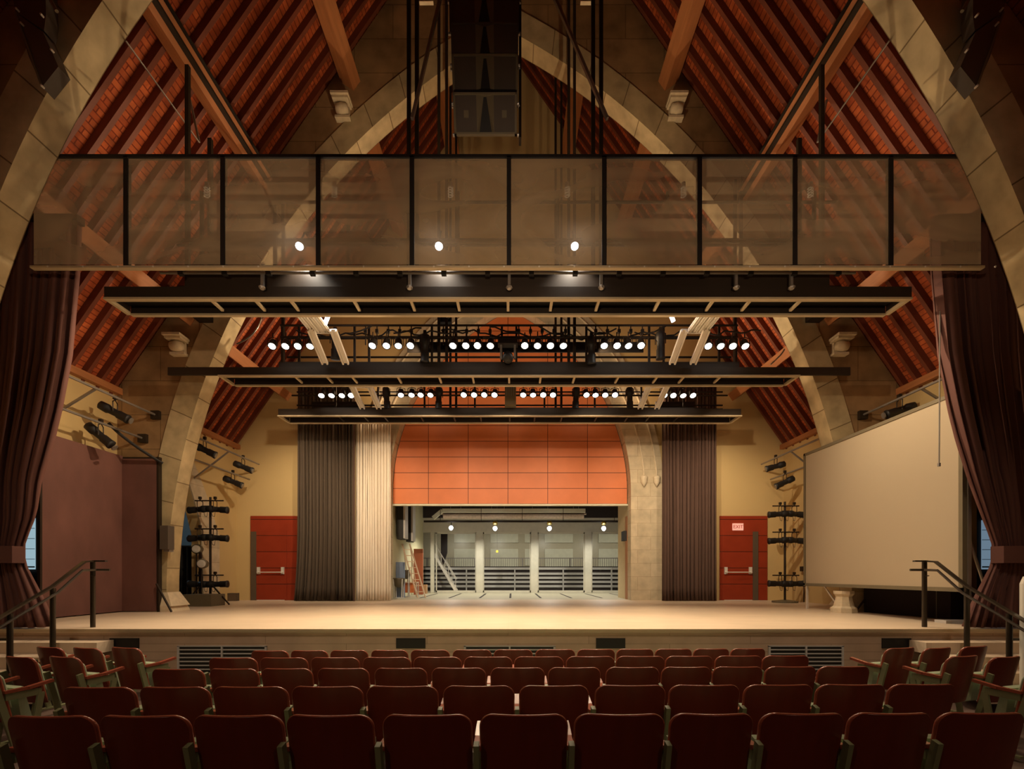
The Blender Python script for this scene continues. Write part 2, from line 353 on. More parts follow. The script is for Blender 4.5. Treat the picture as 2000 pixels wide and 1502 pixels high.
# red panelling filling the head of the back arch
rp = [(x, z) for x, z in full(R3-.02, C3, Z3, E+2.28, 24)]
o = MB().prism(rp, YB+.36, YB+.44)
wp = struct('wall_panelled', o, M['redpanel'])
me = wp.data
for v in me.vertices: v.co.z -= E+2.26
wp.location.z = E+2.26
part(None, 'lower_trim', MB().box(-3.78, 3.78, YB+.30, YB+.46, -.05, .0), M['creampipe'], parent=wp)
# roof: boards, rafters and purlins
for side, s in (('left', -1), ('right', 1)):
    mb = MB(); uv = []; c = 16.5; t = .1
    sl = math.hypot(HW+.3, 1.44*(HW+.3))
    P = [(0,-5.2,roofz(0,c)),(s*(HW+.3),-5.2,roofz(HW+.3,c)),(s*(HW+.3),YB+.4,roofz(HW+.3,c)),(0,YB+.4,roofz(0,c))]
    mb.v = P+[(x,y,z+t) for x,y,z in P]; uv = [(-5.2,0),(-5.2,sl),(YB+.4,sl),(YB+.4,0)]*2
    mb.f = [(0,1,2,3),(4,7,6,5),(0,4,5,1),(1,5,6,2),(2,6,7,3),(3,7,4,0)]; mb.uv = uv
    ce = struct('ceiling', mb, M['boards'])
    for y0, y1 in ((A1[1], A2[0]), (A2[1], YB)):
        n = 12; st = (y1-y0)/n
        for i in range(n):
            y = y0+st*(i+.5)
            b = MB().add([(0,y-.04,roofz(0,16.5)),(s*HW,y-.04,roofz(HW,16.5)),(s*HW,y-.04,roofz(HW,16.28)),(0,y-.04,roofz(0,16.28)),
                          (0,y+.04,roofz(0,16.5)),(s*HW,y+.04,roofz(HW,16.5)),(s*HW,y+.04,roofz(HW,16.28)),(0,y+.04,roofz(0,16.28))],
                         [(0,1,2,3),(4,7,6,5),(0,4,5,1),(1,5,6,2),(2,6,7,3),(3,7,4,0)])
            part(None, 'rafter', b, M['rafter'], parent=ce)
        for x in (1.95, 3.62, 5.35, 7.2):
            dx, dz = 1/math.hypot(1,1.44), -1.44/math.hypot(1,1.44)     # along the slope
            top = roofz(x, 16.12); w_, h_ = .13, .34
            cx, cz = x, top; nx, nz = dz, -dx                            # towards the inside
            q = [(cx-dx*w_, cz-dz*w_), (cx+dx*w_, cz+dz*w_), (cx+dx*w_+nx*h_, cz+dz*w_+nz*h_), (cx-dx*w_+nx*h_, cz-dz*w_+nz*h_)]
            part(None, 'purlin', MB().prism([(s*a, b_) for a, b_ in q], y0-(.0), y1+.0), M['purlin'], parent=ce)
    part(None, 'wall_plate', MB().box(*sorted((s*(HW-.12), s*(HW+.0))), A1[1], YB, EAVE-.12, EAVE+.02), M['purlin'], parent=ce)
# ------------------------------------------------------------------ stage
st = empty('stage_platform', (0, 7.2, 0), kind='structure')
part(st, 'stage_floor', MB().box(-HW, HW, 7.19, YB+.36, ZS-.06, ZS), M['stage'])
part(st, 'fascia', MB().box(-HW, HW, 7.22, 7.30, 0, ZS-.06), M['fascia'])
part(st, 'nosing', MB().box(-HW, HW, 7.17, 7.21, ZS-.035, ZS+.004), M['bronze'])
for px in (242, 802, 1193, 1752):
    x = W(px, 0, 7.2)[0]
    part(st, 'socket_panel', MB().box(x-.215, x+.215, 7.20, 7.23, E-1.095, E-.945), M['black'])
for x0, x1 in ((350, 517), (910, 1081), (1505, 1644)):
    X0, X1 = W(x0, 0, 7.2)[0], W(x1, 0, 7.2)[0]
    v = part(st, 'vent_grille', MB().box(X0, X1, 7.212, 7.225, .14, E-1.07), M['black'])
    b = MB(); b.box(X0-.03, X1+.03, 7.195, 7.22, E-1.07, E-1.055); b.box(X0-.03, X0, 7.195, 7.22, .12, E-1.06); b.box(X1, X1+.03, 7.195, 7.22, .12, E-1.06)
    xm = (X0+X1)/2; b.box(xm-.012, xm+.012, 7.19, 7.22, .14, E-1.06)
    for k in range(9): z = E-1.115-.058*k; b.box(X0, X1, 7.195, 7.22, z-.008, z+.008)
    part(st, 'louvre', b, M['lightgrey'], parent=v)
for side, s in (('left', -1), ('right', 1)):
    sx = W(190, 0, 6.9)[0] if s < 0 else W(1808, 0, 6.9)[0]
    fl = empty('stage_steps', (s*7.2, 6.3, 0), 'pale maple steps up to the stage at the far %s of the front row' % side, 'steps')
    for k in range(1, 5):
        y1 = 7.19-.3*(k-1); y0 = y1-.3; z = ZS-.157*k
        a, b_ = sorted((s*(HW-.01 if k < 3 else 7.4), sx))
        part(fl, 'step', MB().box(a, b_, y0, y1-.003, max(0, z-.157) if k < 5 else 0.0, z), M['stage'])
# ------------------------------------------------------------------ doors in the back wall
def back_door(name, x0, x1, dx0, dx1, hinge_left, sign):
    # x in px at the wall; d 15.3
    d = YB; X = lambda p: W(p, 0, d)[0]; y = d
    r = empty(name, ((X(x0)+X(x1))/2, y, ZS), kind='structure')
    top = E+(1122-1008)*d/950
    part(r, 'red_surround', MB().box(X(x0), X(x1), y-.05, y, ZS, top), M['reddoor'])
    zt = ZS+2.13
    fr = MB(); a, b = X(dx0), X(dx1)
    fr.box(a-.06, a, y-.075, y-.05, ZS, zt+.06); fr.box(b, b+.06, y-.075, y-.05, ZS, zt+.06); fr.box(a, b, y-.075, y-.05, zt, zt+.06)
    wide = MB().box(*((a-.20, a-.03) if hinge_left else (b+.03, b+.20)), y-.085, y-.05, ZS, zt+.02)
    part(r, 'door_frame', fr, M['reddoor']); part(r, 'dark_reveal', wide, M['doordark'])
    lf = part(r, 'door_leaf', MB().box(a, b, y-.07, y-.05, ZS+.02, zt), M['reddoor'])
    h = MB(); zb = ZS+.88
    h.cyl((a+.04, y-.16, zb), (b-.04, y-.16, zb), .016); 
    for xx in (a+.05, b-.05): h.box(xx-.045, xx+.045, y-.12, y-.07, zb-.06, zb+.16); h.cyl((xx, y-.17, zb), (xx, y-.1, zb), .03)
    part(r, 'panic_bar', h, M['alu'], parent=lf)
    part(r, 'threshold', MB().box(a, b, y-.12, y-.05, ZS, ZS+.015), M['alu'])
    return r
back_door('door_1', 491, 581, 505, 558, True, False)
d2 = back_door('door_2', 1405, 1497, 1412, 1466, False, True)
def text(txt, loc, size, m, name, parent=None, root=None):
    c = bpy.data.curves.new(name, 'FONT'); c.body = txt; c.size = size; c.extrude = .003; c.align_x = 'CENTER'; c.align_y = 'CENTER'
    t = bpy.data.objects.new(name, c); COL.objects.link(t); bpy.context.view_layer.update()
    dg = bpy.context.evaluated_depsgraph_get(); me = bpy.data.meshes.new_from_object(t.evaluated_get(dg)); bpy.data.objects.remove(t)
    o = link(name, me, m); o.rotation_euler = (PI/2, 0, 0)
    o.location = Vector(loc)-(Vector(root.location) if root else Vector()); o.parent = parent or root; return o
ex = W(1442, 1029, YB-.1)
sg = empty('exit_sign', (ex[0], YB-.09, ex[2]-.11), 'small pink lit exit sign above the right red door', 'sign')
part(sg, 'sign_box', MB().box(ex[0]-.165, ex[0]+.165, YB-.09, YB-.05, ex[2]-.11, ex[2]+.11), M['signpink'])
text('EXIT', (ex[0], YB-.094, ex[2]), .15, M['signred'], 'lettering', root=sg)
# ------------------------------------------------------------------ scene shop behind the arch
G = 22.0
struct('floor_shop', MB().box(-6.0, 7.0, YB+.36, 27.8, ZS-.06, ZS-.002), M['shopfloor'])
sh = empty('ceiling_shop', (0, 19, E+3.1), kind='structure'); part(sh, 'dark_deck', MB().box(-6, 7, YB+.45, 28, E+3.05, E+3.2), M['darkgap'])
struct('wall_shop_left', MB().box(-4.15, -3.95, YB+.36, G, ZS, E+3.05), M['shopwall'])
wr = struct('wall_shop_right', MB().box(3.82, 4.0, YB+.36, 17.25, ZS, E+3.05).box(4.0, 6.0, 17.05, 17.25, ZS, E+3.05), M['sandwall'])
part(None, 'edge_strip', MB().box(3.79, 3.82, YB+.45, YB+.75, ZS, E+1.9), M['orange'], parent=wr)
part(None, 'black_box', MB().box(3.70, 3.82, YB+.5, YB+.9, E+1.1, E+1.42), M['black'], parent=wr)
gw = empty('wall_shop_glazed', (0, G, ZS), kind='structure')
part(gw, 'header', MB().box(-6, 7, G-.1, G+.1, E+(1122-1040)*G/950, E+(1122-1012)*G/950), M['mull'])
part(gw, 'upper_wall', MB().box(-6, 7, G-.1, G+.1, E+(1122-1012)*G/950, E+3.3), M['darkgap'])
px = [845, 937, 1043.5, 1148, 1253]
for i, p in enumerate(px):
    x = W(p, 0, G)[0]; h = .08 if i == 0 else .15
    part(gw, 'mullion', MB().box(x-h, x+h, G-.12, G+.06, ZS, E+(1122-1036)*G/950), M['mull'])
for i in range(4):
    x0, x1 = W(px[i], 0, G)[0]+.15, W(px[i+1], 0, G)[0]-.15; zt = E+(1122-1040)*G/950
    wn = empty('window_%d' % (i+1), ((x0+x1)/2, G, ZS), kind='structure')
    f = MB().box(x0, x1, G-.05, G-.0, ZS, ZS+.09); f.box(x0, x1, G-.05, G, zt-.07, zt); f.box(x0, x0+.05, G-.05, G, ZS, zt); f.box(x1-.05, x1, G-.05, G, ZS, zt)
    part(wn, 'window_frame', f, M['mull']); part(wn, 'pane', MB().box(x0+.05, x1-.05, G-.03, G-.02, ZS+.09, zt-.07), M['glass'])
for k, xx in enumerate((-4.0+.9, -2.1, -1.05, 0, 1.05, 2.1, 3.15, 4.2)):
    part(st, 'floor_track', MB().box(xx-.035, xx+.035, 16.7, 20.6, ZS-.01, ZS+.002), M['darkgap'])
# the court beyond the glazing
far = struct('wall_court', MB().box(-9, 9, 27.8, 28.0, ZS-1, E+4), M['lamptan'])
D = 27.75
for x0, x1, y0, y1 in ((887,930,1041,1060),(887,930,1072,1111),(958,1012,1041,1060),(958,1012,1072,1111),(1025,1036,1041,1060),(1025,1036,1072,1104),(1064,1119,1041,1060),(1064,1119,1072,1111),(1169,1222,1041,1060),(1169,1222,1072,1111)):
    a = W(x0, y1, D); b = W(x1, y0, D); part(None, 'pale_panel', MB().box(a[0], b[0], D, 27.8, a[2], b[2]), M['panelpale'], parent=far)
lv = empty('louvred_bench', (0, 24.2, ZS), 'long low louvred unit with pale slats outside the glazed wall', 'bench')
part(lv, 'dark_back', MB().box(-4.6, 6.5, 24.3, 24.9, ZS-.05, E+.40), M['darkgap'])
b = MB()
for y in (1110.5, 1120.5, 1128.5, 1136.5, 1145): z = W(0, y, 24.2)[2]; b.box(-4.6, 6.5, 24.15, 24.3, z-.055, z+.055)
for x in (-2.2, .2, 2.6, 5.0): b.box(x-.03, x+.03, 24.1, 24.2, ZS, E+.35)
part(lv, 'slat', b, M['lightgrey'])
rl = empty('picket_railing', (0, 26.5, ZS), 'grey picket railing behind the louvred unit outside the glazed wall', 'railing')
b = MB().box(-6, 7, 26.48, 26.52, E+.86, E+.91); b.box(-6, 7, 26.48, 26.52, E+.30, E+.34); part(rl, 'rail', b, M['steel'])
b = MB()
for i in range(90): x = -4.5+i*.12; b.box(x-.012, x+.012, 26.49, 26.51, E+.3, E+.88)
o = part(rl, 'picket', b, M['steel']); o['kind'] = 'stuff'
for x in (-4.6, -2, .6, 3.2, 5.8): part(rl, 'post', MB().box(x, x+.06, 26.46, 26.54, ZS-.002, E+.9), M['steel'])
# shop services
duct = MB(); pz = W(0, 998, 20.5)[2]
pts_ = [W(846, 1012, 20.5), W(864, 997.5, 20.5), W(1143, 997.5, 20.5)]
for a, b_ in zip(pts_, pts_[1:]): duct.bar(a, b_, .14, .16)
r = empty('cream_duct', (0, 20.5, pz), 'cream square duct with an angled end under the dark shop ceiling', 'duct'); part(r, 'casing', duct, M['creampipe'])
for p in (880, 960, 1040, 1120): x = W(p, 0, 20.5)[0]; part(r, 'hanger', MB().box(x-.01, x+.01, 20.49, 20.51, pz+.05, E+3.05), M['steel'])
b = MB(); b.cyl(W(866, 1008, 20.8), W(1140, 1008, 20.8), .12, n=10)
r = empty('wrapped_pipe', (0, 20.8, W(0, 1008, 20.8)[2]), 'thick brown wrapped pipe running across under the cream duct', 'pipe'); part(r, 'wrapping', b, M['insul'])
part(r, 'small_pipe', MB().cyl(W(862, 1003.5, 20.9), W(1145, 1003.5, 20.9), .05), M['insul'])
for p in (900, 985, 1070, 1130): x = W(p, 0, 20.8)[0]; part(r, 'hanger', MB().box(x-.01, x+.01, 20.79, 20.81, W(0, 1008, 20.8)[2], E+3.05), M['steel'])
r = empty('black_pipe', (0, 20, W(0, 1018.5, 20)[2]), 'thin black pipe across the shop carrying the work lamps', 'pipe'); part(r, 'pipe', MB().cyl(W(828, 1018.5, 20), W(1214, 1018.5, 20), .045), M['blacksteel'])
for p in (860, 940, 1020, 1100, 1200): x = W(p, 0, 20)[0]; part(r, 'hanger', MB().box(x-.01, x+.01, 19.99, 20.01, W(0, 1018.5, 20)[2], E+3.05), M['blacksteel'])
names = ['leftmost tilted one','one near the yellow tag','one above the third window','rightmost one']
for i, (p, q) in enumerate(((881, 1031), (967, 1032), (1073, 1032), (1179, 1032))):
    c = W(p, q, 19.9)
    r = empty('work_lamp', (c[0], c[1], c[2]), 'lit white shop work lamp hanging from the black pipe, '+names[i], 'lamp', 'work lamps in the shop')
    part(r, 'glowing_bulb', MB().lathe((c[0], c[1], c[2]+.08), (0, -.1, -1), [(0,.03),(.03,.075),(.1,.085),(.16,.05),(.18,.01)], 12), M['lens2'], smooth=True)
    if i: part(r, 'reflector', MB().lathe((c[0], c[1], c[2]+.28), (0,-.6,-1), [(0,.05),(.03,.10),(.10,.11),(.12,.02)], 14), M['brass'], smooth=True)
    part(r, 'stem', MB().cyl((c[0], c[1]+.02, c[2]+.08), (c[0], 20.0, E+(1122-1018.5)*20/950), .015), M['black'])
    lamp('SPOT', 'lamp_light', (0, -.02, -.13), 105, (1, .95, .80), .02, (0, .1, -1), 165, .4, parent=r)
for x in (-3, 0, 3, 6): lamp('SPOT', 'court_light', (x, 25.2, E+2.95), 110, (1, .95, .80), .15, (0, .35, -1), 160, 1)
c = W(971, 1077, 21.5)
r = empty('hanging_tag', (c[0], c[1], c[2]), 'small yellow square tag hanging on a cord before the second window', 'tag')
part(r, 'tag_plate', MB().cbox(c, (.05, .006, .05)), M['yellow']); part(r, 'cord', MB().cyl(c, (c[0], c[1], E+3.05), .005, n=4), M['steel'])
# clutter on the left of the shop
for i, (x0, x1, d, y1, t) in enumerate(((775.5, 791, 16.6, 1053, 'nearer'), (793, 806, 17.6, 1058, 'farther'))):
    a = W(x0, y1, d); b_ = W(x1, 985, d); b_ = (b_[0], b_[1], E+3.05)
    r = empty('hanging_cabinet', ((a[0]+b_[0])/2, d, a[2]), 'tall black cabinet hung on the left shop wall, the %s of two' % t, 'cabinet', 'black cabinets hung in the shop')
    part(r, 'body', MB().box(a[0], b_[0]-.06, d, d+.5, a[2], b_[2]), M['black'])
    part(r, 'metal_side', MB().box(b_[0]-.06, b_[0], d+.02, d+.5, a[2]+.03, b_[2]), M['lightgrey'])
r = empty('step_ladder', W(805, 1165, 17.0)[:2]+(ZS,), 'tall pale wooden step ladder leaning open at the left of the shop', 'ladder')
def ladder(a, b, wv, n, root, m, rw=.05):
    a, b, wv = Vector(a), Vector(b), Vector(wv); k = MB(); k.bar(a, b, rw, rw*.6); k.bar(a+wv, b+wv, rw, rw*.6); part(root, 'side_rail', k, m)
    k = MB()
    for i in range(1, n): p = a.lerp(b, i/n); k.bar(p, p+wv, .07, .025)
    part(root, 'rung', k, m)
a = Vector(W(816, 1166, 16.9)); a.z = ZS; b_ = Vector(W(785, 1062, 17.2)); ladder(a, b_, (.26, .06, 0), 9, r, M['wood'])
b2 = Vector(W(800, 1160, 17.9)); b2.z = ZS; k = MB(); k.bar(b2, b_+Vector((.02,.1,0)), .03, .03); k.bar(b2+Vector((.28,.05,0)), b_+Vector((.26,.1,0)), .03, .03); part(r, 'rear_leg', k, M['wood'])
a = W(808, 1112, 19.5); b_ = W(826, 1072, 19.5)
r = single('leaning_board', MB().box(a[0], b_[0], 19.5, 19.56, ZS, b_[2]), M['redbrown'], 'red-brown board standing behind the step ladder', 'board')
a = W(763, 1135, 16.5)
single('blue_crate', MB().box(-3.94, -3.70, 16.75, 17.1, ZS, W(0, 1098, 16.9)[2]), M['blue'], 'dusty blue bin against the left shop wall', 'bin')
def kettle(px, py, d, rad, lab):
    c = W(px, py, d); r = empty('kettledrum', (c[0], c[1], ZS), lab, 'drum', 'drums in the shop')
    part(r, 'bowl', MB().lathe((c[0], d, c[2]), (0,0,1), [(0,.05),(.05,rad*.6),(.15,rad*.9),(.28,rad),(.30,rad*1.04),(.32,rad*1.04),(.33,rad*.9)], 20), M['copper'], smooth=True)
    k = MB()
    for i in range(4):
        t = PI/4+i*PI/2; k.cyl((c[0]+rad*math.cos(t), d+rad*math.sin(t), c[2]+.3), (c[0]+rad*.8*math.cos(t), d+rad*.8*math.sin(t), ZS), .018, n=6)
    k.lathe((c[0], d, ZS), (0,0,1), [(0,rad*.9),(.03,rad*.9)], 16); part(r, 'stand', k, M['lightgrey'])
kettle(779, 1148, 16.4, .21, 'dark kettledrum on a metal stand at the left edge of the shop')
kettle(793, 1131, 17.5, .17, 'second dark kettledrum standing behind the nearer kettledrum')
k = MB(); a = W(800, 1150, 17.6)
r = empty('work_stool', (a[0], a[1], ZS), 'small table with an orange-red panel behind the ladder foot', 'table')
part(r, 'top', MB().box(a[0]-.28, a[0]+.28, 17.5, 17.9, ZS+.5, ZS+.54), M['wood']); part(r, 'panel', MB().box(a[0]-.2, a[0]+.15, 17.6, 17.63, ZS+.15, ZS+.5), M['redpanel'])
for i, (xx, yy) in enumerate(((-.26, 17.52), (.26, 17.52), (-.26, 17.88), (.26, 17.88))): part(r, 'leg', MB().box(a[0]+xx-.015, a[0]+xx+.015, yy-.015, yy+.015, ZS, ZS+.5), M['lightgrey'])
a = W(828, 1150, 20.5); single('cardboard_box', MB().box(a[0]-.12, a[0]+.12, 20.4, 20.7, ZS, ZS+.38), M['card'], 'brown cardboard box by the left end of the glazed wall', 'box')
# metal stair outside
r = empty('metal_stair', W(870, 1150, 25.0)[:2]+(ZS,), 'silver metal stair with handrails seen through the first window', 'stair')
k = MB(); a, b_ = Vector(W(848, 1082, 23.0)), Vector(W(890, 1153, 23.0)); b_.z = ZS+.03
for dy in (0, .5):
    k.bar(a+Vector((0,dy,0)), b_+Vector((0,dy,0)), .04, .12); 
part(r, 'stringer', k, M['alu']); k = MB()
for dy in (0, .5): k.bar(a+Vector((0,dy,.55)), b_+Vector((0,dy,.55)), .03, .03)
for i in range(7): p = a.lerp(b_, i/6); k.bar(p, p+Vector((0,0,.55)), .02, .02)
part(r, 'handrail', k, M['alu']); k = MB()
for i in range(1, 10): p = a.lerp(b_, i/10); k.box(p.x-.1, p.x+.1, 23.0, 23.5, p.z-.01, p.z+.02)
part(r, 'tread', k, M['alu'])
single('black_drape', MB().add([W(861,999,23.2),W(874,999,23.2),W(873,1080,23.2),W(866,1102,23.2),W(861,1095,23.2)]+[tuple(Vector(W(*q,23.2))+Vector((0,.15,0))) for q in ((861,999),(874,999),(873,1080),(866,1102),(861,1095))],
   [(0,1,2,3,4),(9,8,7,6,5)]+[(i,5+i,5+(i+1)%5,(i+1)%5) for i in range(5)]), M['blackcloth'], 'narrow black hanging cloth seen through the first window', 'drape')
# ------------------------------------------------------------------ wings at the sides
for side, s, m in (('left', -1, 'skyglow'), ('right', 1, 'skyglow2')):
    r = empty('wall_wing_'+side, (s*10.5, 9, ZS), kind='structure')
    x0, x1 = sorted((s*(HW+.3), s*13.2))
    part(r, 'black_lining', MB().box(x0, x1, 11.25, 11.4, ZS-.9, E+3).box(x0, x1, 6.8, 6.95, ZS-.9, E+3).box(*sorted((s*13.2, s*13.35)), 6.8, 11.4, ZS-.9, E+3).box(x0, x1, 6.8, 11.4, E+3, E+3.1), M['darkgap'])
    part(r, 'wing_floor', MB().box(x0-.3, x1+.3, 6.8, 11.4, ZS-.08, ZS-.005), M['darkgap'])
    wn = empty('window_%d' % (5 if s < 0 else 6), (s*11.6, 11.2, E), kind='structure')
    xa, xb = (W(10, 0, 11.2)[0], W(68, 0, 11.2)[0]) if s < 0 else (W(1918, 0, 11.2)[0], W(1985, 0, 11.2)[0])
    z0, z1 = W(0, 1112, 11.2)[2], W(0, 1012 if s < 0 else 1016, 11.2)[2]
    part(wn, 'pane', MB().box(xa, xb, 11.2, 11.22, z0, z1), M[m])
    k = MB(); k.box(xa, xb, 11.17, 11.2, z0+.04, z0+.07)
    for i in range(1, 5): z = z0+(z1-z0)*i/5; k.box(xa, xb, 11.185, 11.2, z-.006, z+.006)
    part(wn, 'glazing_bar', k, M['steel'])
# the room behind the pointed doorway on the left
r = empty('wall_side_room', (-11, 12.5, ZS), kind='structure')
part(r, 'blue_grey_lining', MB().box(-13.5, -8.9, 17.0, 17.1, ZS-.9, E+4).box(-13.6, -13.5, 11.45, 17.1, ZS-.9, E+4).box(-13.5, -8.9, 11.45, 17, E+4, E+4.1), M['bluewall'])
part(r, 'room_floor', MB().box(-13.5, -8.55, 11.45, 17.1, ZS-.08, ZS-.005), M['darkgap'])
lamp('POINT', 'side_room_daylight', (-11.6, 14.6, E+2.2), 22, (.55, .8, 1), .5)
# stone dressing round the doorway
dy0, dy1 = 11.1, 13.6; f = pointed(dy0, dy1, ZS+1.9, 2.1); g = pointed(dy0-.75, dy1+.75, ZS+1.9, 2.6)
ys = [dy0-.75+i*(dy1-dy0+1.5)/44 for i in range(45)]
k = MB().strip([(y, (f(y) if dy0 < y < dy1 else ZS), g(y)) for y in ys if y > 11.06], 0, .035); k.v = [(-(HW-v[1]), v[0], v[2]) for v in k.v]
struct('trim_1', k, M['backstone'], 'pale stone surround of the pointed doorway in the left wall')
k = MB()
for i in range(30):
    y = 11.6+i*.07; a = .05*math.sin(i*1.9); k.v += [(-9.3+a, y, E+4.0), (-9.3+a, y, E+1.25-.0*i+.5*abs(math.sin(i*.35)))]
k.f = [(2*i, 2*i+1, 2*i+3, 2*i+2) for i in range(29)]
o = single('black_leg_drape', k, M['blackcloth'], 'black drape hanging in the top of the pointed doorway', 'drape'); o.modifiers.new('thickness', 'SOLIDIFY').thickness = .02
r = empty('equipment_rack', (-9.6, 14.6, ZS), 'black slatted equipment rack standing just inside the pointed doorway', 'rack')
part(r, 'rack_body', MB().box(-10.6, -9.1, 14.5, 14.9, ZS, E+.85), M['darkgap']); k = MB()
for i in range(10): x = -10.6+i*.165; k.box(x-.012, x+.012, 14.46, 14.5, ZS+.1, E+.85)
k.box(-10.6, -9.1, 14.44, 14.5, E+.82, E+.86); part(r, 'rack_bars', k, M['steel'])
for i, (p, q, lab) in enumerate(((378, 1072, 'round silver-faced lamp on a thin stand in the pointed doorway, the higher one'), (388, 1101, 'round silver-faced lamp on a thin stand in the pointed doorway, the lower one'))):
    c = Vector(W(p, q, 12.9 - .3*i)); r = empty('stand_lamp', (c.x, c.y, ZS), lab, 'lamp')
    part(r, 'can', MB().lathe(c+Vector((0,.25,0)), (.25,-1,0), [(0,.06),(.03,.11),(.2,.13),(.22,.13)], 16), M['horn'], smooth=True)
    part(r, 'front_lens', MB().lathe(c+Vector((.055,.03,0)), (.25,-1,0), [(0,.10),(.015,.10),(.018,.07),(.03,.065)], 16), M['alu'])
    part(r, 'stand', MB().cyl((c.x, c.y+.12, ZS), (c.x, c.y+.12, c.z-.08), .018).cyl((c.x-.3, c.y+.1, ZS+.01), (c.x, c.y+.12, ZS+.3), .012).cyl((c.x+.25, c.y-.1, ZS+.01), (c.x, c.y+.12, ZS+.3), .012), M['blacksteel'])
# ================================================================== CURTAINS AND PANELS
def drape(mb, zs, xin, xout, yc, npl, amp, cols=None, seed=0):
    """pleated cloth: zs heights, xin/xout edge positions per height, amplitude per height"""
    rnd = random.Random(seed); cols = cols or npl*6; ph = [0]
    base = len(mb.v)
    wv = [rnd.uniform(.7, 1.3) for _ in range(npl+1)]; cum = [0]
    for q in wv: cum.append(cum[-1]+q)
    def phase(u):
        t = u*cum[-1]; i = 0
        while i < len(wv)-1 and cum[i+1] < t: i += 1
        return i + (t-cum[i])/wv[i]
    for r_, z in enumerate(zs):
        for c in range(cols+1):
            u = c/cols; p = phase(u)*2*PI; a = amp[r_]
            wob = .3*math.sin(u*9+seed+z*.6)
            x = xin[r_]+(xout[r_]-xin[r_])*u
            mb.v.append((x+a*.35*math.sin(2*p), yc+a*math.sin(p+wob)+a*.4*math.sin(p*.37+1), z))
    R = len(zs); C = cols+1
    for r_ in range(R-1):
        for c in range(cols):
            k = base+r_*C+c; mb.f.append((k, k+1, k+C+1, k+C))
    return mb
def solid(o, t=.012):
    m = o.modifiers.new('thickness', 'SOLIDIFY'); m.thickness = t; return o
def interp(tab, z):
    for (z0, v0), (z1, v1) in zip(tab, tab[1:]):
        if z0 >= z >= z1: return v0+(v1-v0)*(z0-z)/(z0-z1)
    return tab[-1][1] if z < tab[-1][0] else tab[0][1]
for s, side in ((-1, 'left'), (1, 'right')):
    off = .12 if s < 0 else 0
    tin = [(5.3, 6.48+off), (4.65, 6.5+off), (3.3, 6.62+off), (2.5, 6.78+off), (2.04, 6.9+off), (1.42, 7.08+off), (.9, 7.26), (.48, 7.42), (.2, 7.44), (-.1, 7.3), (-.4, 7.16), (-.80, 7.02)]
    tout = [(5.3, 8.52), (2, 8.5), (1, 8.42), (.48, 8.22), (.2, 8.2), (-.3, 8.36), (-.80, 8.5)]
    tamp = [(5.3, .07), (2, .08), (.6, .03), (.2, .03), (-.8, .08)]
    zs = [5.3-i*6.09/34 for i in range(35)]
    mb = drape(MB(), [E+z for z in zs], [s*.981*interp(tin, z) for z in zs], [s*interp(tout, z) for z in zs], 7.29, 17, [interp(tamp, z) for z in zs], seed=3+s)
    r = empty('stage_curtain', (s*7.8, 7.29, ZS), 'tall wine-brown velvet curtain tied back at the %s front of the stage' % side, 'curtain', None)
    c = part(r, 'cloth', mb, M['velvet'], smooth=True); solid(c)
    z0, z1 = E+.17, E+.42; x0, x1 = s*7.26, s*8.27
    prof = [(x0-s*.02, 7.29), (x0+s*.05, 7.17), (x0+s*.3, 7.13), (x1-s*.3, 7.13), (x1, 7.19), (x1+s*.02, 7.33), (x1-s*.2, 7.43), (x0+s*.1, 7.42)]
    n = len(prof); k = MB().add([(x,y,z0) for x,y in prof]+[(x,y,z1) for x,y in prof], [(i,(i+1)%n,n+(i+1)%n,n+i) for i in range(n)]+[tuple(range(n)), tuple(range(n,2*n))])
    part(r, 'tieback', k, M['velvet'])
    part(r, 'heading', MB().box(*sorted((s*6.4, s*8.52)), 7.22, 7.36, E+5.26, E+5.36), M['blacksteel'])
def backdrape(name, p0, p1, top, d, m, lab, npl, flare=0, y_floor=ZS, amp=.045):
    X0, X1 = W(p0, 0, d)[0], W(p1, 0, d)[0]; zt = W(0, top, d)[2]; zs = [zt+(y_floor+.01-zt)*i/16 for i in range(17)]
    fl = [flare*max(0, (i-10)/6)**2 for i in range(17)]
    mb = drape(MB(), zs, [X0-f for f in fl], [X1+f*.3 for f in fl], d, npl, [amp+f*.3 for f in fl], seed=npl)
    r = empty(name, ((X0+X1)/2, d, ZS), lab, 'curtain'); solid(part(r, 'cloth', mb, m, smooth=True))
    part(r, 'track', MB().box(X0-.1, X1+.1, d-.05, d+.05, zt, zt+.08), M['blacksteel']); return r
backdrape('masking_curtain', 581, 690, 754, 14.75, M['brownvelvet'], 'tall olive-brown velvet curtain between the left red door and the ivory curtain', 15, .12)
backdrape('ivory_curtain', 695, 763, 810, 14.95, M['whitecloth'], 'tall ivory curtain at the left of the orange-red panelled arch', 12, amp=.028)
backdrape('cocoa_curtain', 1293, 1399, 754, 14.75, M['cocoavelvet'], 'tall cocoa-brown velvet curtain between the stone arch and the right red door', 15)
single('curtain_edge_tape', MB().box(*sorted((W(690,0,14.7)[0], W(693,0,14.7)[0])), 14.7, 14.72, ZS, W(0,770,14.7)[2]), M['cocoavelvet'], 'narrow reddish edge strip between the olive-brown and ivory curtains', 'trim')
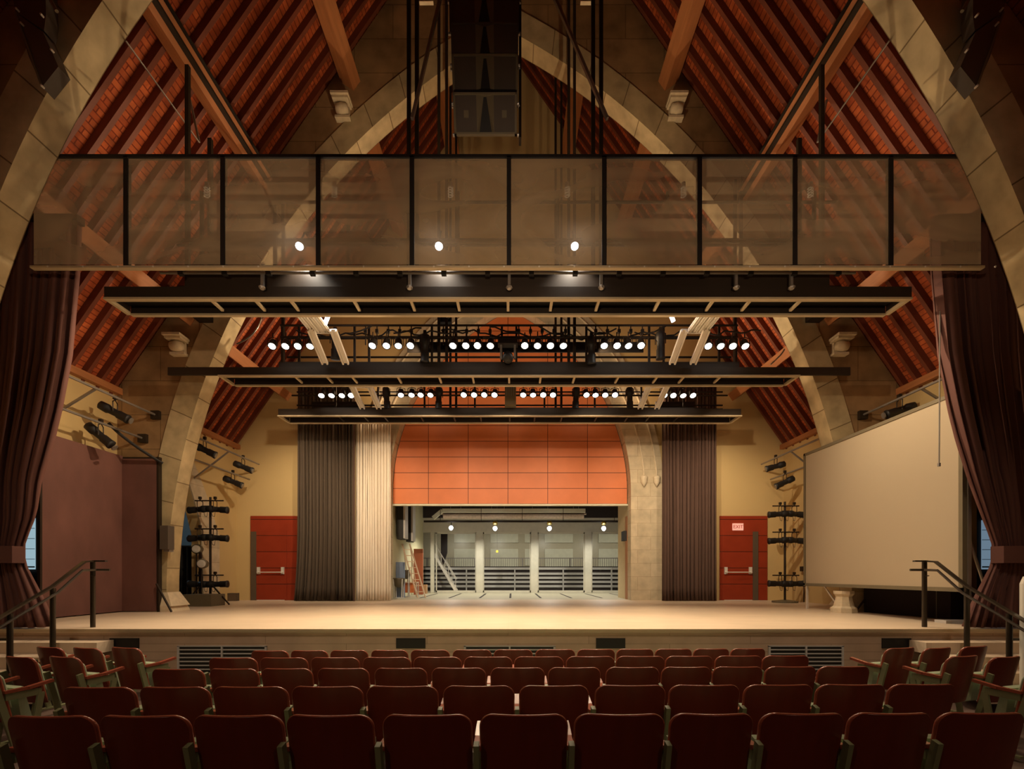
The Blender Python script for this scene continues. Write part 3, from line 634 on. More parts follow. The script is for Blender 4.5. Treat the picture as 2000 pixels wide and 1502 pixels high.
# flat velour panels on the left
r = empty('velour_panel', (-8.2, 9.7, ZS), 'large faded plum velour screen standing along the left side of the stage', 'screen')
part(r, 'long_panel', MB().box(-8.42, -8.36, 8.72, 10.52, ZS+.02, E+2.56), M['velour'])
part(r, 'return_panel', MB().box(-8.36, -7.62, 10.50, 10.56, ZS+.02, E+2.50), M['velour'])
k = MB(); k.box(-8.44, -7.58, 10.52, 10.60, E+2.50, E+2.54); k.box(-7.61, -7.57, 10.50, 10.60, ZS, E+2.54); part(r, 'frame_edge', k, M['blacksteel']); part(r, 'frame_post', MB().box(-8.42, -8.36, 8.68, 8.72, ZS, E+2.56), M['blacksteel'])
part(r, 'support_brace', MB().bar((-7.58, 10.45, E-.2), (-7.15, 10.3, ZS+.02), .03, .03), M['blacksteel'])
# projection screen on the right
r = empty('projection_screen', (7.0, 9.5, ZS), 'large blank off-white projection screen on a dark frame at the right of the stage', 'screen')
x = 7.0; y0, y1 = 7.47, 11.55; z0, z1 = E-.235, E+2.86
part(r, 'screen_fabric', MB().box(x, x+.02, y0+.06, y1-.05, z0+.03, z1-.05), M['screen'])
k = MB(); k.box(x-.02, x+.05, y0, y0+.07, z0-.04, z1); k.box(x-.02, x+.05, y1-.06, y1, z0-.02, z1); k.box(x-.02, x+.05, y0, y1, z1-.06, z1); k.box(x-.02, x+.05, y0, y1, z0-.035, z0+.03)
part(r, 'screen_frame', k, M['horn'])
k = MB(); k.box(x+.05, x+.10, y0-.02, y0+.04, ZS, z1-.2); part(r, 'upright', k, M['steel'])
for yy in (y1-.1,): k = MB().box(x, x+.04, yy, yy+.04, ZS, z0); part(r, 'leg', k, M['alu'])
part(r, 'leg', MB().bar((x+.1, 11.0, z0), (x+.25, 10.60, ZS), .03, .03), M['alu'])
part(r, 'stay_rod', MB().cyl((7.25, 7.75, E+.85), (7.62, 7.70, E-.42), .022), M['alu'])
r = empty('black_skirt', (7.9, 9.7, ZS), 'long low black draped box under the projection screen', 'drape')
part(r, 'body', MB().add([(7.62,10.45,ZS),(7.95,8.75,ZS),(8.3,8.75,ZS),(8.3,10.45,ZS),(7.62,10.45,E-.1),(7.95,8.75,E-.1),(8.3,8.75,E-.1),(8.3,10.45,E-.1)],[(0,3,2,1),(4,5,6,7),(0,1,5,4),(1,2,6,5),(2,3,7,6),(3,0,4,7)]), M['blackcloth'])
k = MB()
for t in (.72, .86): k.box(7.61+.33*t, 7.625+.33*t, 10.45-1.7*t-.01, 10.45-1.7*t, ZS, E-.12)
part(r, 'seam', k, M['horn'])
single('low_ledge', MB().box(7.2, 7.75, 8.0, 8.22, ZS, ZS+.05), M['lightgrey'], 'low pale strip lying on the stage before the right curtain', 'board')
r = empty('carved_pedestal', (W(1648,0,10.4)[0], 10.5, ZS), 'carved pale stone block standing on the stage beneath the projection screen', 'pedestal')
px_, py_ = W(1648,0,10.35)[0], 10.35
part(r, 'block', MB().lathe((px_, py_, ZS), (0,0,1), [(0,.25),(.10,.24),(.14,.19),(.26,.16),(.34,.15),(.40,.19),(.46,.19)], 8), M['carve'])
part(r, 'brace', MB().bar((px_+.45, py_, ZS+.28), (px_+.2, py_-.05, ZS+.01), .03, .03), M['blacksteel'])
# ================================================================== SEATS
def floorz(y): return 0.60*(6.2-y)/11.2 if y < 6.2 else 0
RISE = .2/3.56
def backshell(wt=.5, wb=.485, z0=.30, z1=.80, r=.085, t=.028, inset=0, tilt=math.radians(13), curve=.045, dy=0):
    mb = MB(); H = z1-z0; rows = [0, .1, .25, .4, .55, .7, .8]; rows = [q*(H) for q in rows]
    rows = [q for q in rows if q < H-r-.01]+[H-r+r*math.sin(a*PI/2/7) for a in range(8)]
    C = 14
    def width(h):
        w_ = wb+(wt-wb)*h/H
        if h > H-r: w_ -= 2*(r-math.sqrt(max(0, r*r-(h-H+r)**2)))
        return w_/2
    lay = [(-t/2, .006), (-t/2+.004, .001), (0, -.002), (t/2-.004, .001), (t/2, .006)]   # (offset through thickness, inset of the outline)
    def pt(h, u, off, ins):
        hh = min(h, H-ins) if h > H-ins else h
        wd = max(.01, width(h)-ins-inset); x = u*wd; y = off+curve*(1-(x/(wt/2))**2)*-1+curve+dy
        return (x, y*1.0-(hh)*math.sin(tilt)-0, z0+hh*math.cos(tilt)+0)
    n = len(rows)
    # rear face (towards -y is the back: the camera looks at it)
    for off, ins in (lay[0], lay[-1]):
        b = len(mb.v)
        for h in rows:
            for c in range(C+1): mb.v.append(pt(h, -1+2*c/C, off, ins))
        for i in range(n-1):
            for c in range(C):
                k = b+i*(C+1)+c; f = (k, k+1, k+C+2, k+C+1); mb.f.append(f if off < 0 else f[::-1])
    # rim
    loop = [(h, -1) for h in rows]+[(rows[-1], -1+2*c/C) for c in range(1, C)]+[(h, 1) for h in rows[::-1]]+[(rows[0], 1-2*c/C) for c in range(1, C)]
    rim = MB(); nl = len(loop)
    for off, ins in lay:
        for h, u in loop: rim.v.append(pt(h, u, off, ins))
    for k in range(len(lay)-1):
        for i in range(nl): rim.f.append((k*nl+i, k*nl+(i+1)%nl, (k+1)*nl+(i+1)%nl, (k+1)*nl+i))
    return mb, rim
def make_seat():
    root = empty('theatre_seat', (0, 0, 0), 'seat', 'seat')
    face, rim = backshell()
    part(root, 'backrest', face, M['seatwood'], smooth=True)
    part(root, 'backrest_edge', rim, M['seatedge'], smooth=True, label='paler wood edge with highlight in its colour')
    cu, cr = backshell(.44, .42, .42, .74, .06, .03, tilt=math.radians(13), dy=.030)
    for v in range(len(cu.v)): pass
    cu.add(cr.v, cr.f); cu.v = [(a, b_-.12*math.sin(math.radians(13)), c) for a, b_, c in cu.v]; part(root, 'back_cushion', cu, M['green'], smooth=True)
    k = MB().add([(-.21,.09,.42),(.21,.09,.42),(.21,.18,.38),(-.21,.18,.38),(-.20,.06,.70),(.20,.06,.70),(.20,.11,.71),(-.20,.11,.71)],[(0,3,2,1),(4,5,6,7),(0,1,5,4),(1,2,6,5),(2,3,7,6),(3,0,4,7)])
    k.v = [(a, b_+.03, c-.12) for a, b_, c in k.v]
    part(root, 'seat', k, M['green'])
    add_standard(root, -.265)
    return root
def add_standard(root, x):
    k = MB(); k.bar((x, -.085, .62), (x, .07, .0), .030, .05, up=(0,1,0)); k.box(x-.012, x+.012, -.02, .24, .50, .56); k.bar((x, .24, .52), (x, .16, 0), .026, .05, up=(0,1,0)); k.box(x-.03, x+.03, -.03, .30, 0, .02)
    part(root, 'standard', k, M['olive'])
    k = MB(); k.bar((x, -.03, .575), (x, .16, .580), .045, .026); k.bar((x, .14, .580), (x, .33, .610), .052, .026)
    part(root, 'armrest', k, M['seatedge'])
def place(proto, x, y, rz, sc, z, label, group, ends=False):
    o = place.first.pop() if place.first else copy_tree(proto)
    o.location = (x, y, z); o.rotation_euler = (0, 0, rz); o.scale = (sc, 1, 1)
    o['label'] = label; o['category'] = 'seat'; o['group'] = group; return o
proto = make_seat(); proto_end = None
place.first = [proto]
# measured top edges of each row (left px, right px), and the height of the row's top
rows = [
 (2.64, 1396.5, [(-172,-82),(7,182),(187,366),(370,548),(552,727),(742,921),(935,1112),(1124,1306),(1315,1483),(1497,1666),(1676,1841),(1856,2030)]),
 (3.53, 1340, [(122,265),(270,408),(412,560),(565,707),(712,855),(863,1005),(1014,1153),(1165,1306),(1313,1455),(1463,1602),(1610,1748),(1755,1890)]),
 (4.42, 1304.5, [(298,400),(409,505),(509,610),(618,720),(729,833),(841,949),(957,1065),(1071,1176),(1186,1293),(1297,1396),(1400,1500),(1506,1608),(1612,1716)]),
 (5.31, 1283, [(410,504),(508,602),(606,702),(707,802),(806,901),(905,1001),(1004,1102),(1107,1204),(1206,1303),(1305,1400),(1405,1499),(1500,1594)]),
 (6.2, 1269, [(493,566),(569,642),(645,719),(724,797),(801,878),(883,960),(964,1041),(1046,1125),(1129,1204),(1207,1281),(1284,1358),(1361,1433),(1436,1506)])]
RN = ['nearest', 'second nearest', 'third', 'fourth', 'farthest']
for ri, (d, ytop, seats) in enumerate(rows):
    if ri == 0: seats = seats[1:]
    n = len(seats)
    for si, (a, b_) in enumerate(seats):
        xc = ((a+b_)/2-1000)*d/950+.06; wd = (b_-a)*d/950
        dd = d*(1+.0045*xc)
        ztop = E-(ytop-1122)*d/950
        # backrest top of the prototype: z = .30+.50*cos13 = .787 ; y = -.50*sin13 = -.112
        z = ztop-.787
        place(proto, xc, dd+.112, random.uniform(-.012, .012), wd/.5, z, "dark red wooden seat, %s from the left in the middle block's %s row" % (ORD[si], RN[ri]), 'middle block seats')
    # closing standard at the right end of each row belongs to the last seat
side = [ # px centre of top, px width, d, top y
 (-1, 'left', 'front', [(93, 70, 5.72, 1264), (166, 72, 5.60, 1265.5), (243, 74, 5.46, 1265)]),
 (-1, 'left', 'second', [(35, 80, 4.95, 1283), (122, 82, 4.82, 1283)]),
 (-1, 'left', 'third', [(-46, 96, 4.2, 1306)]),
 (1, 'right', 'front', [(1761, 74, 5.46, 1265.5), (1834, 72, 5.60, 1265.5), (1907, 70, 5.72, 1262.5)]),
 (1, 'right', 'second', [(1884, 82, 4.82, 1281.5), (1968, 82, 4.95, 1283)]),
 (1, 'right', 'third', [(2050, 96, 4.2, 1306)])]
end_roots = []
for s, sn, rn, seats in side:
    for i, (pc, pw, d, yt) in enumerate(seats):
        xc, _, zt = W(pc, yt, d); nm = ['outermost', 'middle', 'aisle'] if len(seats) == 3 else (['outer', 'aisle'] if len(seats) == 2 else ['aisle'])
        if s > 0: nm = nm[::-1]
        o = place(proto, xc, d+.11, s*.27, pw*d/950/.5*1.03, zt-.787, '%s dark red wooden seat in the %s row of the angled %s block' % (nm[i], rn, sn), 'angled side block seats')
        if (s < 0 and i == len(seats)-1) or (s > 0 and i == 0): end_roots.append((o, s))
for o, s in end_roots:      # aisle end: an extra standard with its armrest
    if s < 0:
        l = o.location.copy(); o.location = (0, 0, 0); add_standard(o, .265); o.location = l
# ================================================================== HAND RAILS
for s, side in ((-1, 'left'), (1, 'right')):
    x = -6.36 if s < 0 else 6.42
    r = empty('stair_handrail', (x, 6.7, 0), 'dark bronze double handrail beside the %s stage steps' % side, 'handrail')
    posts = [(7.45, E+.20, ZS), (6.80, E-.19, ZS-.157*2), (6.22, E-.50, ZS-.157*4)]
    if s > 0: posts = [(7.5, E+.20, ZS), (6.8, E-.19, ZS-.157*2), (6.22, E-.50, ZS-.157*4)]
    for y, zt, zb in posts:
        part(r, 'post', MB().cyl((x, y, zb), (x, y, zt), .034, n=12), M['rail'])
    k = MB(); top = [(x-s*.20, 7.5, E+.205), (x, 7.5, E+.205), (x, 7.3, E+.205), (x, 5.6, E-.80)]
    top = [(x-s*.18, 7.48, E+.205), (x, 7.46, E+.205), (x, 7.3, E+.19), (x, 6.8, E-.165), (x, 6.22, E-.475), (x, 5.75, E-.73)]
    for a, b_ in zip(top, top[1:]): k.bar(a, b_, .06, .022)
    part(r, 'top_rail', k, M['rail'])
    q = x-s*.06; k = MB(); k.tube([(q-s*.2, 7.45, E+.07), (q, 7.44, E+.07), (q, 7.2, E+.06), (q, 6.8, E-.26), (q, 6.22, E-.56), (q, 5.75, E-.82)], .018, 8)
    k.tube([(x, 7.42, E-.02), (q, 7.42, E-.02), (q, 7.42, E+.06)], .008, 5); part(r, 'lower_rail', k, M['rail'])
    part(r, 'landing_rail', MB().cyl((x, 6.22, E-.83), (x+s*1.2, 6.22, E-.83), .018), M['rail'])
# ================================================================== OVERHEAD
HWB = 5.9
def bridge(name, d, lab, wing, ratio, zt_main, main_hw):
    r = empty(name, (0, d, E+4.0), lab, 'lighting bridge'); y0, y1 = d, d*ratio; zu = E+4.06; hw = HWB
    part(r, 'front_plate', MB().box(-wing, wing, y0, y0+.04, zu, zu+.16), M['blacksteel'])
    part(r, 'main_fascia', MB().box(-main_hw, main_hw, y0+.07, y0+.11, zu, zt_main), M['blacksteel'])
    part(r, 'pan', MB().box(-hw, hw, y0+.1, y1-.02, zu+.12, zu+.16), M['black'])
    k = MB(); k.box(-hw-.02, hw+.02, y0-.02, y0+.06, zu-.03, zu-.003); k.box(-hw+.03, hw-.03, y1-.04, y1+.02, zu-.03, zu)
    k.box(-hw-.02, -hw+.03, y0+.06, y1-.04, zu-.03, zu+.02); k.box(hw-.03, hw+.02, y0+.06, y1-.04, zu-.03, zu+.02)
    part(r, 'lip', k, M['bronze'], label='paler bronze lip')
    part(r, 'back_plate', MB().box(-hw+.03, hw-.03, y1-.03, y1, zu, zu+.16), M['blacksteel'])
    for x in (-4.4, -3.75, -3.23, -2.29, -1.44, -.75, 0, .65, 1.35, 2.25, 3.05, 3.6, 4.35):
        part(r, 'cross_rib', MB().box(x-.02, x+.02, y0+.06, y1-.10, zu-.005, zu+.03), M['bronze'] if d < 12 else M['blacksteel'])
    for s in (-1, 1): part(r, 'end_plate', MB().box(s*hw-.02, s*hw+.02, y0+.04, y1-.03, zu, zu+.16), M['blacksteel'])
    return r
b1 = bridge('lighting_bridge', 7.13, 'wide black lighting bridge under the mesh screen, nearest of the three', 5.92, 1.066, E+4.50, 4.76)
b2 = bridge('lighting_bridge', 9.9, 'middle black lighting bridge with long thin end plates across the stone arch', 6.95, 1.054, E+4.36, 4.72)
b3 = bridge('lighting_bridge', 12.4, 'farthest black lighting bridge just above the back curtains', 5.9, 1.05, E+4.28, 5.0)
# pipe frames on each bridge, with poles up to the roof
def frame(root, d, rails, hw, xposts, zb, zt, rr=.022):
    for z, yy in rails: part(root, 'guard_rail', MB().cyl((-hw, yy, z), (hw, yy, z), rr, n=8), M['blacksteel'])
    for x in xposts: part(root, 'upright', MB().box(x-.022, x+.022, d+.16, d+.20, zb, zt), M['blacksteel'])
frame(b1, 7.13, [(E+4.62, 7.3), (E+4.66, 7.5), (E+5.0, 7.3), (E+5.08, 7.5), (E+5.16, 7.5), (E+5.74, 7.5)], 5.1, [-4.6, -3.5, -2.4, -.75, .75, 2.4, 3.5, 4.6], E+4.2, E+5.75)
frame(b2, 9.9, [(E+5.12, 10.0), (E+5.0, 10.3), (E+4.88, 10.0), (E+4.60, 10.3), (E+4.50, 10.35)], 4.7, [-4.7, -4.35, -3.2, -2.9, -1.6, -.15, .15, 1.6, 2.9, 3.2, 4.35, 4.7], E+4.2, E+5.15)
frame(b3, 12.4, [(E+4.98, 12.5), (E+4.80, 12.8), (E+4.60, 12.5), (E+4.45, 12.8), (E+4.35, 12.8)], 5.6, [-4.5, -3.4, -2.2, -.9, .9, 2.2, 3.4, 4.5], E+4.2, E+5.0)
part(b2, 'rear_valance', MB().box(-2.2, 2.9, 10.5, 10.53, E+4.80, E+5.02), M['black'])
part(b3, 'side_valance', MB().box(-5.3, -4.0, 13.0, 13.04, E+4.3, E+4.62).box(3.9, 4.95, 13.0, 13.04, E+4.3, E+4.62), M['black'])
# hanging poles up into the roof
for d, xs, tops in ((7.2, (-4.82, -4.48, -1.49, -1.37, 1.28, 1.40, 4.38, 4.72), None), (10.0, (-1.46, -1.30, 1.24, 1.36, -4.7, 4.7), None), (12.6, (-1.55, -1.4, 1.2, 1.35), None)):
    for i, x in enumerate(xs):
        zt = min(roofz(x, 16.1), {7.2: E+(7.65 if x < -4.6 or x > 4.6 else 6.4+ .15 if abs(x) > 4 else 12.5), 10.0: E+12.0 if abs(x) < 3 else E+8.2, 12.6: E+13.4}[d])
        single('hanging_pole', MB().box(x-.028, x+.028, d-.028+.12, d+.028+.12, E+4.2, zt), M['blacksteel'],
               'black vertical pole holding the %s lighting bridge, %s from the left' % ({7.2:'nearest',10.0:'middle',12.6:'farthest'}[d], ORD[sorted(xs).index(x)]), 'pole', 'poles hanging the bridges')
for s, (a, b_) in ((-1, ((805, 232), (866, -30))), (1, ((1186, 232), (1072, -30)))):
    single('diagonal_brace', MB().bar(W(*a, 7.2), W(*b_, 7.2), .055, .04), M['steel'], 'grey steel diagonal brace %s of the hanging speaker stack' % ('left' if s < 0 else 'right'), 'brace')
    x = s*5.08
    single('steel_beam', MB().box(x-.07, x+.07, A1[1], A2[0], roofz(5.25, 15.75), roofz(5.25, 15.77)+.02).box(x-.01, x+.01, A1[1], A2[0], roofz(5.25, 15.77), roofz(5.25, 16.0)).box(x-.07, x+.07, A1[1], A2[0], roofz(5.25, 16.0), roofz(5.25, 16.02)), M['blacksteel'], 'black steel beam along the %s middle timber purlin' % ('left' if s < 0 else 'right'), 'beam')
    single('stay_rod', MB().cyl((s*5.15, 6.56, E+7.2), (s*5.15, 8.1, E+7.2), .012, n=5).cyl((s*5.15, 8.1, E+7.2), (s*5.3, 8.1, E+7.9), .02, n=5), M['steel'], 'thin tie rod crossing below the %s purlins near the front arch' % ('left' if s < 0 else 'right'), 'rod')
    z = roofz(7.2, 15.3)
    single('purlin_clamp', MB().box(*sorted((s*6.45, s*6.75)), 9.9, 10.6, z+.55, z+.95), M['blacksteel'], 'black steel bracket beside the low %s corbel' % ('left' if s < 0 else 'right'), 'bracket')
# can lights
def make_can():
    r = empty('can_light', (0, 0, 0), 'can', 'stage light')
    a = Vector((0, -.50, -.866))     # beam direction
    c = Vector((0, 0, 0)); k = MB().lathe(c-a*.17, a, [(0,.03),(.03,.075),(.10,.085),(.17,.088),(.20,.102),(.215,.102)], 16)
    part(r, 'housing', k, M['black'], smooth=True)
    part(r, 'lens', MB().lathe(c+a*.03, a, [(0,.088),(.012,.088),(.020,.06)], 16), M['lens'], smooth=True)
    k = MB(); k.tube([(-.11,0,-.02),(-.11,.02,.16),(0,.02,.19),(.11,.02,.16),(.11,0,-.02)], .009, 6); k.cyl((0,.02,.18),(0,.02,.30),.014)
    part(r, 'yoke', k, M['blacksteel'])
    return r
can = make_can(); first = [can]
CL = ['far left', 'left', 'middle left', 'middle right', 'right', 'far right']
xs2 = [532,558,582,606,728,755,778,802,885,910,933,958,1025,1050,1075,1100,1180,1205,1227,1252,1383,1407,1431,1455]
xs3 = [628,648,668,686,783,804,822,841,906,926,946,966,1022,1041,1061,1080,1145,1163,1182,1201,1297,1315,1334,1353]
for row, (xs, py, d, rn) in enumerate(((xs2, 676, 9.7, 'nearer'), (xs3, 772, 12.25, 'farther'))):
    for i, p in enumerate(xs):
        x, y, z = W(p, py-(0 if 3 < i < 20 else -1), d)
        o = first.pop() if first else copy_tree(can)
        o.location = (x, y, z+.03); o.rotation_euler = (random.uniform(-.1, .1), 0, random.uniform(-.2, .2)); sc = 1.0 if row == 0 else 1.05; o.scale = (sc*.85,)*3
        o['label'] = 'lit can light, %s from left in the %s cluster of the %s row' % (ORD[i % 4], CL[i//4], rn); o['category'] = 'stage light'; o['group'] = 'lit can lights in the %s row' % rn
        lamp('SPOT', 'beam', (0, -.05, -.06), 42 if row == 0 else 46, WARM, .08, (0, -.42, -.9), 78, .9, parent=o)
# profile spotlights
def spot_geo(r, c, a, L=.55):
    c = Vector(c); a = Vector(a).normalized()
    k = MB().lathe(c-a*L/2, a, [(0,.05),(.02,.085),(.16,.095),(.20,.075),(.34,.07),(.36,.085),(.50,.085),(.52,.095),(.55,.095)], 14)
    part(r, 'barrel', k, M['black'], smooth=True)
    u = Vector((0,0,1)); sd = a.cross(u).normalized()
    k = MB(); p = c+u*.30; k.tube([c+sd*.10, c+sd*.10+u*.2, c+u*.25, c-sd*.10+u*.2, c-sd*.10], .010, 6); k.cyl(c+u*.24, p, .018); k.cbox(p, (.03,.03,.035))
    part(r, 'yoke', k, M['blacksteel'])
    k = MB(); k.cyl(c+a*(L/2-.01), c+a*(L/2+.012), .065, n=14); part(r, 'front_ring', k, M['steel'])
def spotlight(px_, py_, d, a, lab, group=None, L=.55):
    c = W(px_, py_, d); r = empty('profile_spotlight', c, lab, 'spotlight', group); spot_geo(r, c, a, L); return r
spotlight(225, 806, 9.75, (.75, .25, -.42), 'black spotlight hanging from the upper left wall pipe near the velour screen', L=.60)
spotlight(197, 852, 9.6, (.62, .2, -.6), 'black spotlight hanging from the lower left wall pipe near the velour screen', L=.62)
spotlight(400, 879, 12.2, (.8, .2, -.4), 'black spotlight half hidden behind the left stone pier')
spotlight(475, 912, 14.0, (.9, .1, -.38), 'black spotlight on the upper pipe near the left red door')
spotlight(455, 941, 14.0, (.9, .1, -.38), 'black spotlight on the lower pipe near the left red door')
spotlight(1515, 911, 14.2, (-.9, .1, -.25), 'black spotlight on the upper pipe near the right red door')
spotlight(1533, 942, 13.9, (-.85, .1, -.42), 'black spotlight on the lower pipe near the right red door')
spotlight(1757, 802, 10.0, (-.95, .2, -.28), 'black spotlight on the right wall pipe above the projection screen', L=.6)
for i, (p, q, d) in enumerate(((830, 678, 9.9), (1155, 682, 9.9), (655, 672, 9.9), (1290, 672, 9.9), (857, 776, 12.5), (755, 776, 12.5), (1125, 776, 12.5), (1230, 776, 12.5))):
    spotlight(p, q, d, (.05 if i % 2 else -.05, .15, -1), 'black unlit spotlight pointing down from the %s bridge, %s from the left' % ('middle' if d < 10 else 'farthest', ORD[[2,3,1,4,2,1,3,4][i]-1]), 'unlit spotlights on the bridges', L=.5)
# the moving light and scoop at the centre of the bridges
r = empty('moving_light', W(992, 690, 9.9), 'black moving head light hanging in the middle of the middle bridge', 'stage light'); c = Vector(W(992, 672, 9.85))
part(r, 'base_box', MB().cbox(c+Vector((0,0,.02)), (.2,.1,.05)), M['black']); part(r, 'arm', MB().box(c.x-.16, c.x-.12, c.y-.04, c.y+.04, c.z-.3, c.z).box(c.x+.12, c.x+.16, c.y-.04, c.y+.04, c.z-.3, c.z), M['steel'])
part(r, 'head', MB().lathe(c+Vector((0,.1,-.18)), (0,-.6,-.5), [(0,.05),(.05,.1),(.2,.11),(.26,.09)], 14), M['black'], smooth=True)
r = empty('scoop_housing', W(997, 790, 12.3), 'grey-green box unit between the can lights in the middle of the farthest bridge', 'stage light'); c = Vector(W(997, 775, 12.3))
part(r, 'housing', MB().cbox(c, (.14,.12,.24)), M['horn']); k = MB()
for i in range(4): k.box(c.x-.1+i*.055, c.x-.08+i*.055, c.y-.13, c.y-.12, c.z-.02, c.z+.2)
part(r, 'fins', k, M['steel'])
for s, p, q in ((-1, 640, 622), (1, 1310, 617)):
    c = W(p, q, 9.0); r = empty('strip_lamp', c, 'small lit white lamp beside the %s aluminium ramp' % ('left' if s < 0 else 'right'), 'lamp')
    part(r, 'tube', MB().cyl((c[0]-.04*s, c[1], c[2]+.12), (c[0]+.05*s, c[1], c[2]-.1), .035), M['lens2']); part(r, 'holder', MB().cyl((c[0]-.05*s, c[1]+.02, c[2]+.16), (c[0]-.04*s, c[1], c[2]+.1), .04), M['black'])
# floods behind the mesh
for i, p in enumerate((585, 857, 1122)):
    c = Vector(W(p, 480, 7.02)); r = empty('mesh_flood', c, 'lit flood lamp glowing through the wire mesh, %s of three from the left' % ORD[i], 'lamp', 'floods behind the wire mesh')
    part(r, 'glowing_face', MB().lathe(c, (.2,-.6,-.8), [(0,.05),(.02,.055),(.03,.04)], 12), M['lens2']); part(r, 'shell', MB().lathe(c+Vector((0,.03,.08)), (0,-.3,-1), [(0,.03),(.05,.08),(.08,.085),(.085,.06)], 14), M['blacksteel'], smooth=True)
    part(r, 'stem', MB().cyl(c+Vector((0,.03,.08)), c+Vector((0,.2,.35)), .014), M['blacksteel'])
    lamp('SPOT', 'flood_beam', (0, .1, -.06), 60, (1, .9, .75), .04, (0, .35, -1), 110, .7, parent=r)
# spiral lamps behind the mesh
for i, p in enumerate((404, 653, 880, 1108, 1335, 1583)):
    c = Vector(W(p, 375, 6.95)); r = empty('spiral_bulb', c, 'unlit spiral bulb seen through the wire mesh, %s of six from the left' % ORD[i], 'bulb', 'spiral bulbs behind the wire mesh')
    k = MB(); k.tube([c+Vector((.035*math.cos(t*.7), .035*math.sin(t*.7), .07-.0042*t)) for t in range(36)], .007, 5); part(r, 'coil', k, M['bulb'])
    part(r, 'socket', MB().cyl(c+Vector((0,0,.07)), c+Vector((0,0,.13)), .03), M['steel'])
    part(r, 'bracket', MB().cyl(c+Vector((0,0,.13)), c+Vector((0,.3,.2)), .01), M['blacksteel'])
# wire mesh screen
r = empty('mesh_screen', (0, 6.75, E+4.26), 'long ten-bay wire mesh screen in a black frame hanging across the arch', 'screen')
xm = [W(p, 0, 6.75)[0] for p in (62, 247, 436, 622, 805, 994, 1180, 1366, 1552, 1739, 1920)]
zb, zt = W(0, 521, 6.75)[2], W(0, 306, 6.75)[2]
for a, b_ in zip(xm, xm[1:]):
    part(r, 'mesh_panel', MB().box(a+.03, b_-.03, 6.748, 6.752, zb+.03, zt-.03), M['mesh'])
for x in xm[1:-1]: part(r, 'mullion', MB().box(x-.03, x+.03, 6.73, 6.80, zb, zt), M['black'])
k = MB(); k.box(xm[0], xm[-1], 6.73, 6.79, zt-.02, zt+.02); part(r, 'top_bar', k, M['black'])
part(r, 'bottom_bar', MB().box(xm[0], xm[-1], 6.72, 6.79, zb-.03, zb), M['bronze'])
for i in range(28): x = xm[0]+.25+i*.485; part(r, 'bolt', MB().cyl((x, 6.715, zb-.015), (x, 6.73, zb-.015), .012, n=6), M['alu'])
# batten just behind the mesh
r = empty('lighting_batten', (0, 7.0, E+4.3), 'dark pipe batten with clamps running just under the wire mesh screen', 'pipe')
part(r, 'pipe', MB().cyl((-5.0, 7.0, W(0,533,7.0)[2]), (5.0, 7.0, W(0,533,7.0)[2]), .02), M['steel'])
for i in range(16): x = -4.7+i*.63; part(r, 'clamp', MB().cbox((x, 7.0, W(0,531,7.0)[2]), (.035,.03,.05)), M['black'])
for i, x in enumerate((-3.55, -1.42, 0.02, 1.35, 3.3, 4.1)): single('drop_arm', MB().box(x-.02, x+.02, 7.02, 7.06, E+4.17, E+4.5).lathe((x, 7.03, E+4.17), (0,-.2,-1), [(0,.03),(.03,.05),(.05,.03)], 8), M['steel'], 'small grey drop arm before the nearest bridge, %s from the left' % ORD[i], 'bracket', 'drop arms on the nearest bridge')
# aluminium ramps between the bridges
for s, side in ((-1, 'left'), (1, 'right')):
    for d0, d1, z, d2, z2, wl in ((7.7, 9.26, E+4.62, 9.84, E+4.26, 'between the nearest and middle bridges'), (10.55, 11.6, E+4.48, 12.3, E+4.2, 'between the middle and farthest bridges')):
        r = empty('access_ramp', (s*3.6, d0, E+4.2), 'pale aluminium ramp on the %s %s' % (side, wl), 'ramp')
        k = MB()
        for i in range(4): a = 3.39+i*.105; k.box(*sorted((s*a, s*(a+.092))), d0, d1, z, z+.03); k.box(*sorted((s*(a+.015), s*(a+.03))), d0, d1, z-.02, z); k.box(*sorted((s*(a+.06), s*(a+.075))), d0, d1, z-.02, z)
        k.box(*sorted((s*3.37, s*3.83)), d1, d1+.04, z-.02, z+.05); part(r, 'deck_plank', k, M['alu'])
        for a in (3.30, 3.72):
            k = MB(); xx = s*a
            for q in (-.05, .05): k.bar((xx+q, d1-.12, z-.03), (xx+q, d2, z2), .03, .06)
            k.bar((xx, d1-.12, z-.01), (xx, d2, z2+.02), .09, .02); part(r, 'side_channel', k, M['alu'])
# cables tangled on the middle bridge
for x in [-2.95+.235*i for i in range(5)]+[-1.35+.24*i for i in range(5)]+[.2+.24*i for i in range(5)]+[1.78+.24*i for i in range(5)]:
    part(b2, 'drop_tube', MB().cyl((x, 10.0, E+4.72), (x, 10.0, E+5.12), .013, n=6), M['blacksteel']); part(b2, 'clamp', MB().cbox((x, 10.0, E+5.0), (.03, .03, .035)), M['black'])
for i in range(9):
    rnd = random.Random(i); x0 = -4.4+i*1.0; pts_ = []
    for t in range(15):
        u = t/14; pts_.append((x0+u*(1.6), 10.02+.1*math.sin(u*5+i), E+5.04-.12*math.sin(u*PI)*rnd.uniform(.6, 1.2)-.03*math.sin(u*17+i)))
    single('loose_cable', MB().tube(pts_, .016, 5), M['black'], 'black cable draped along the middle bridge rails, %s from the left' % ORD[i], 'cable', 'cables on the middle bridge')
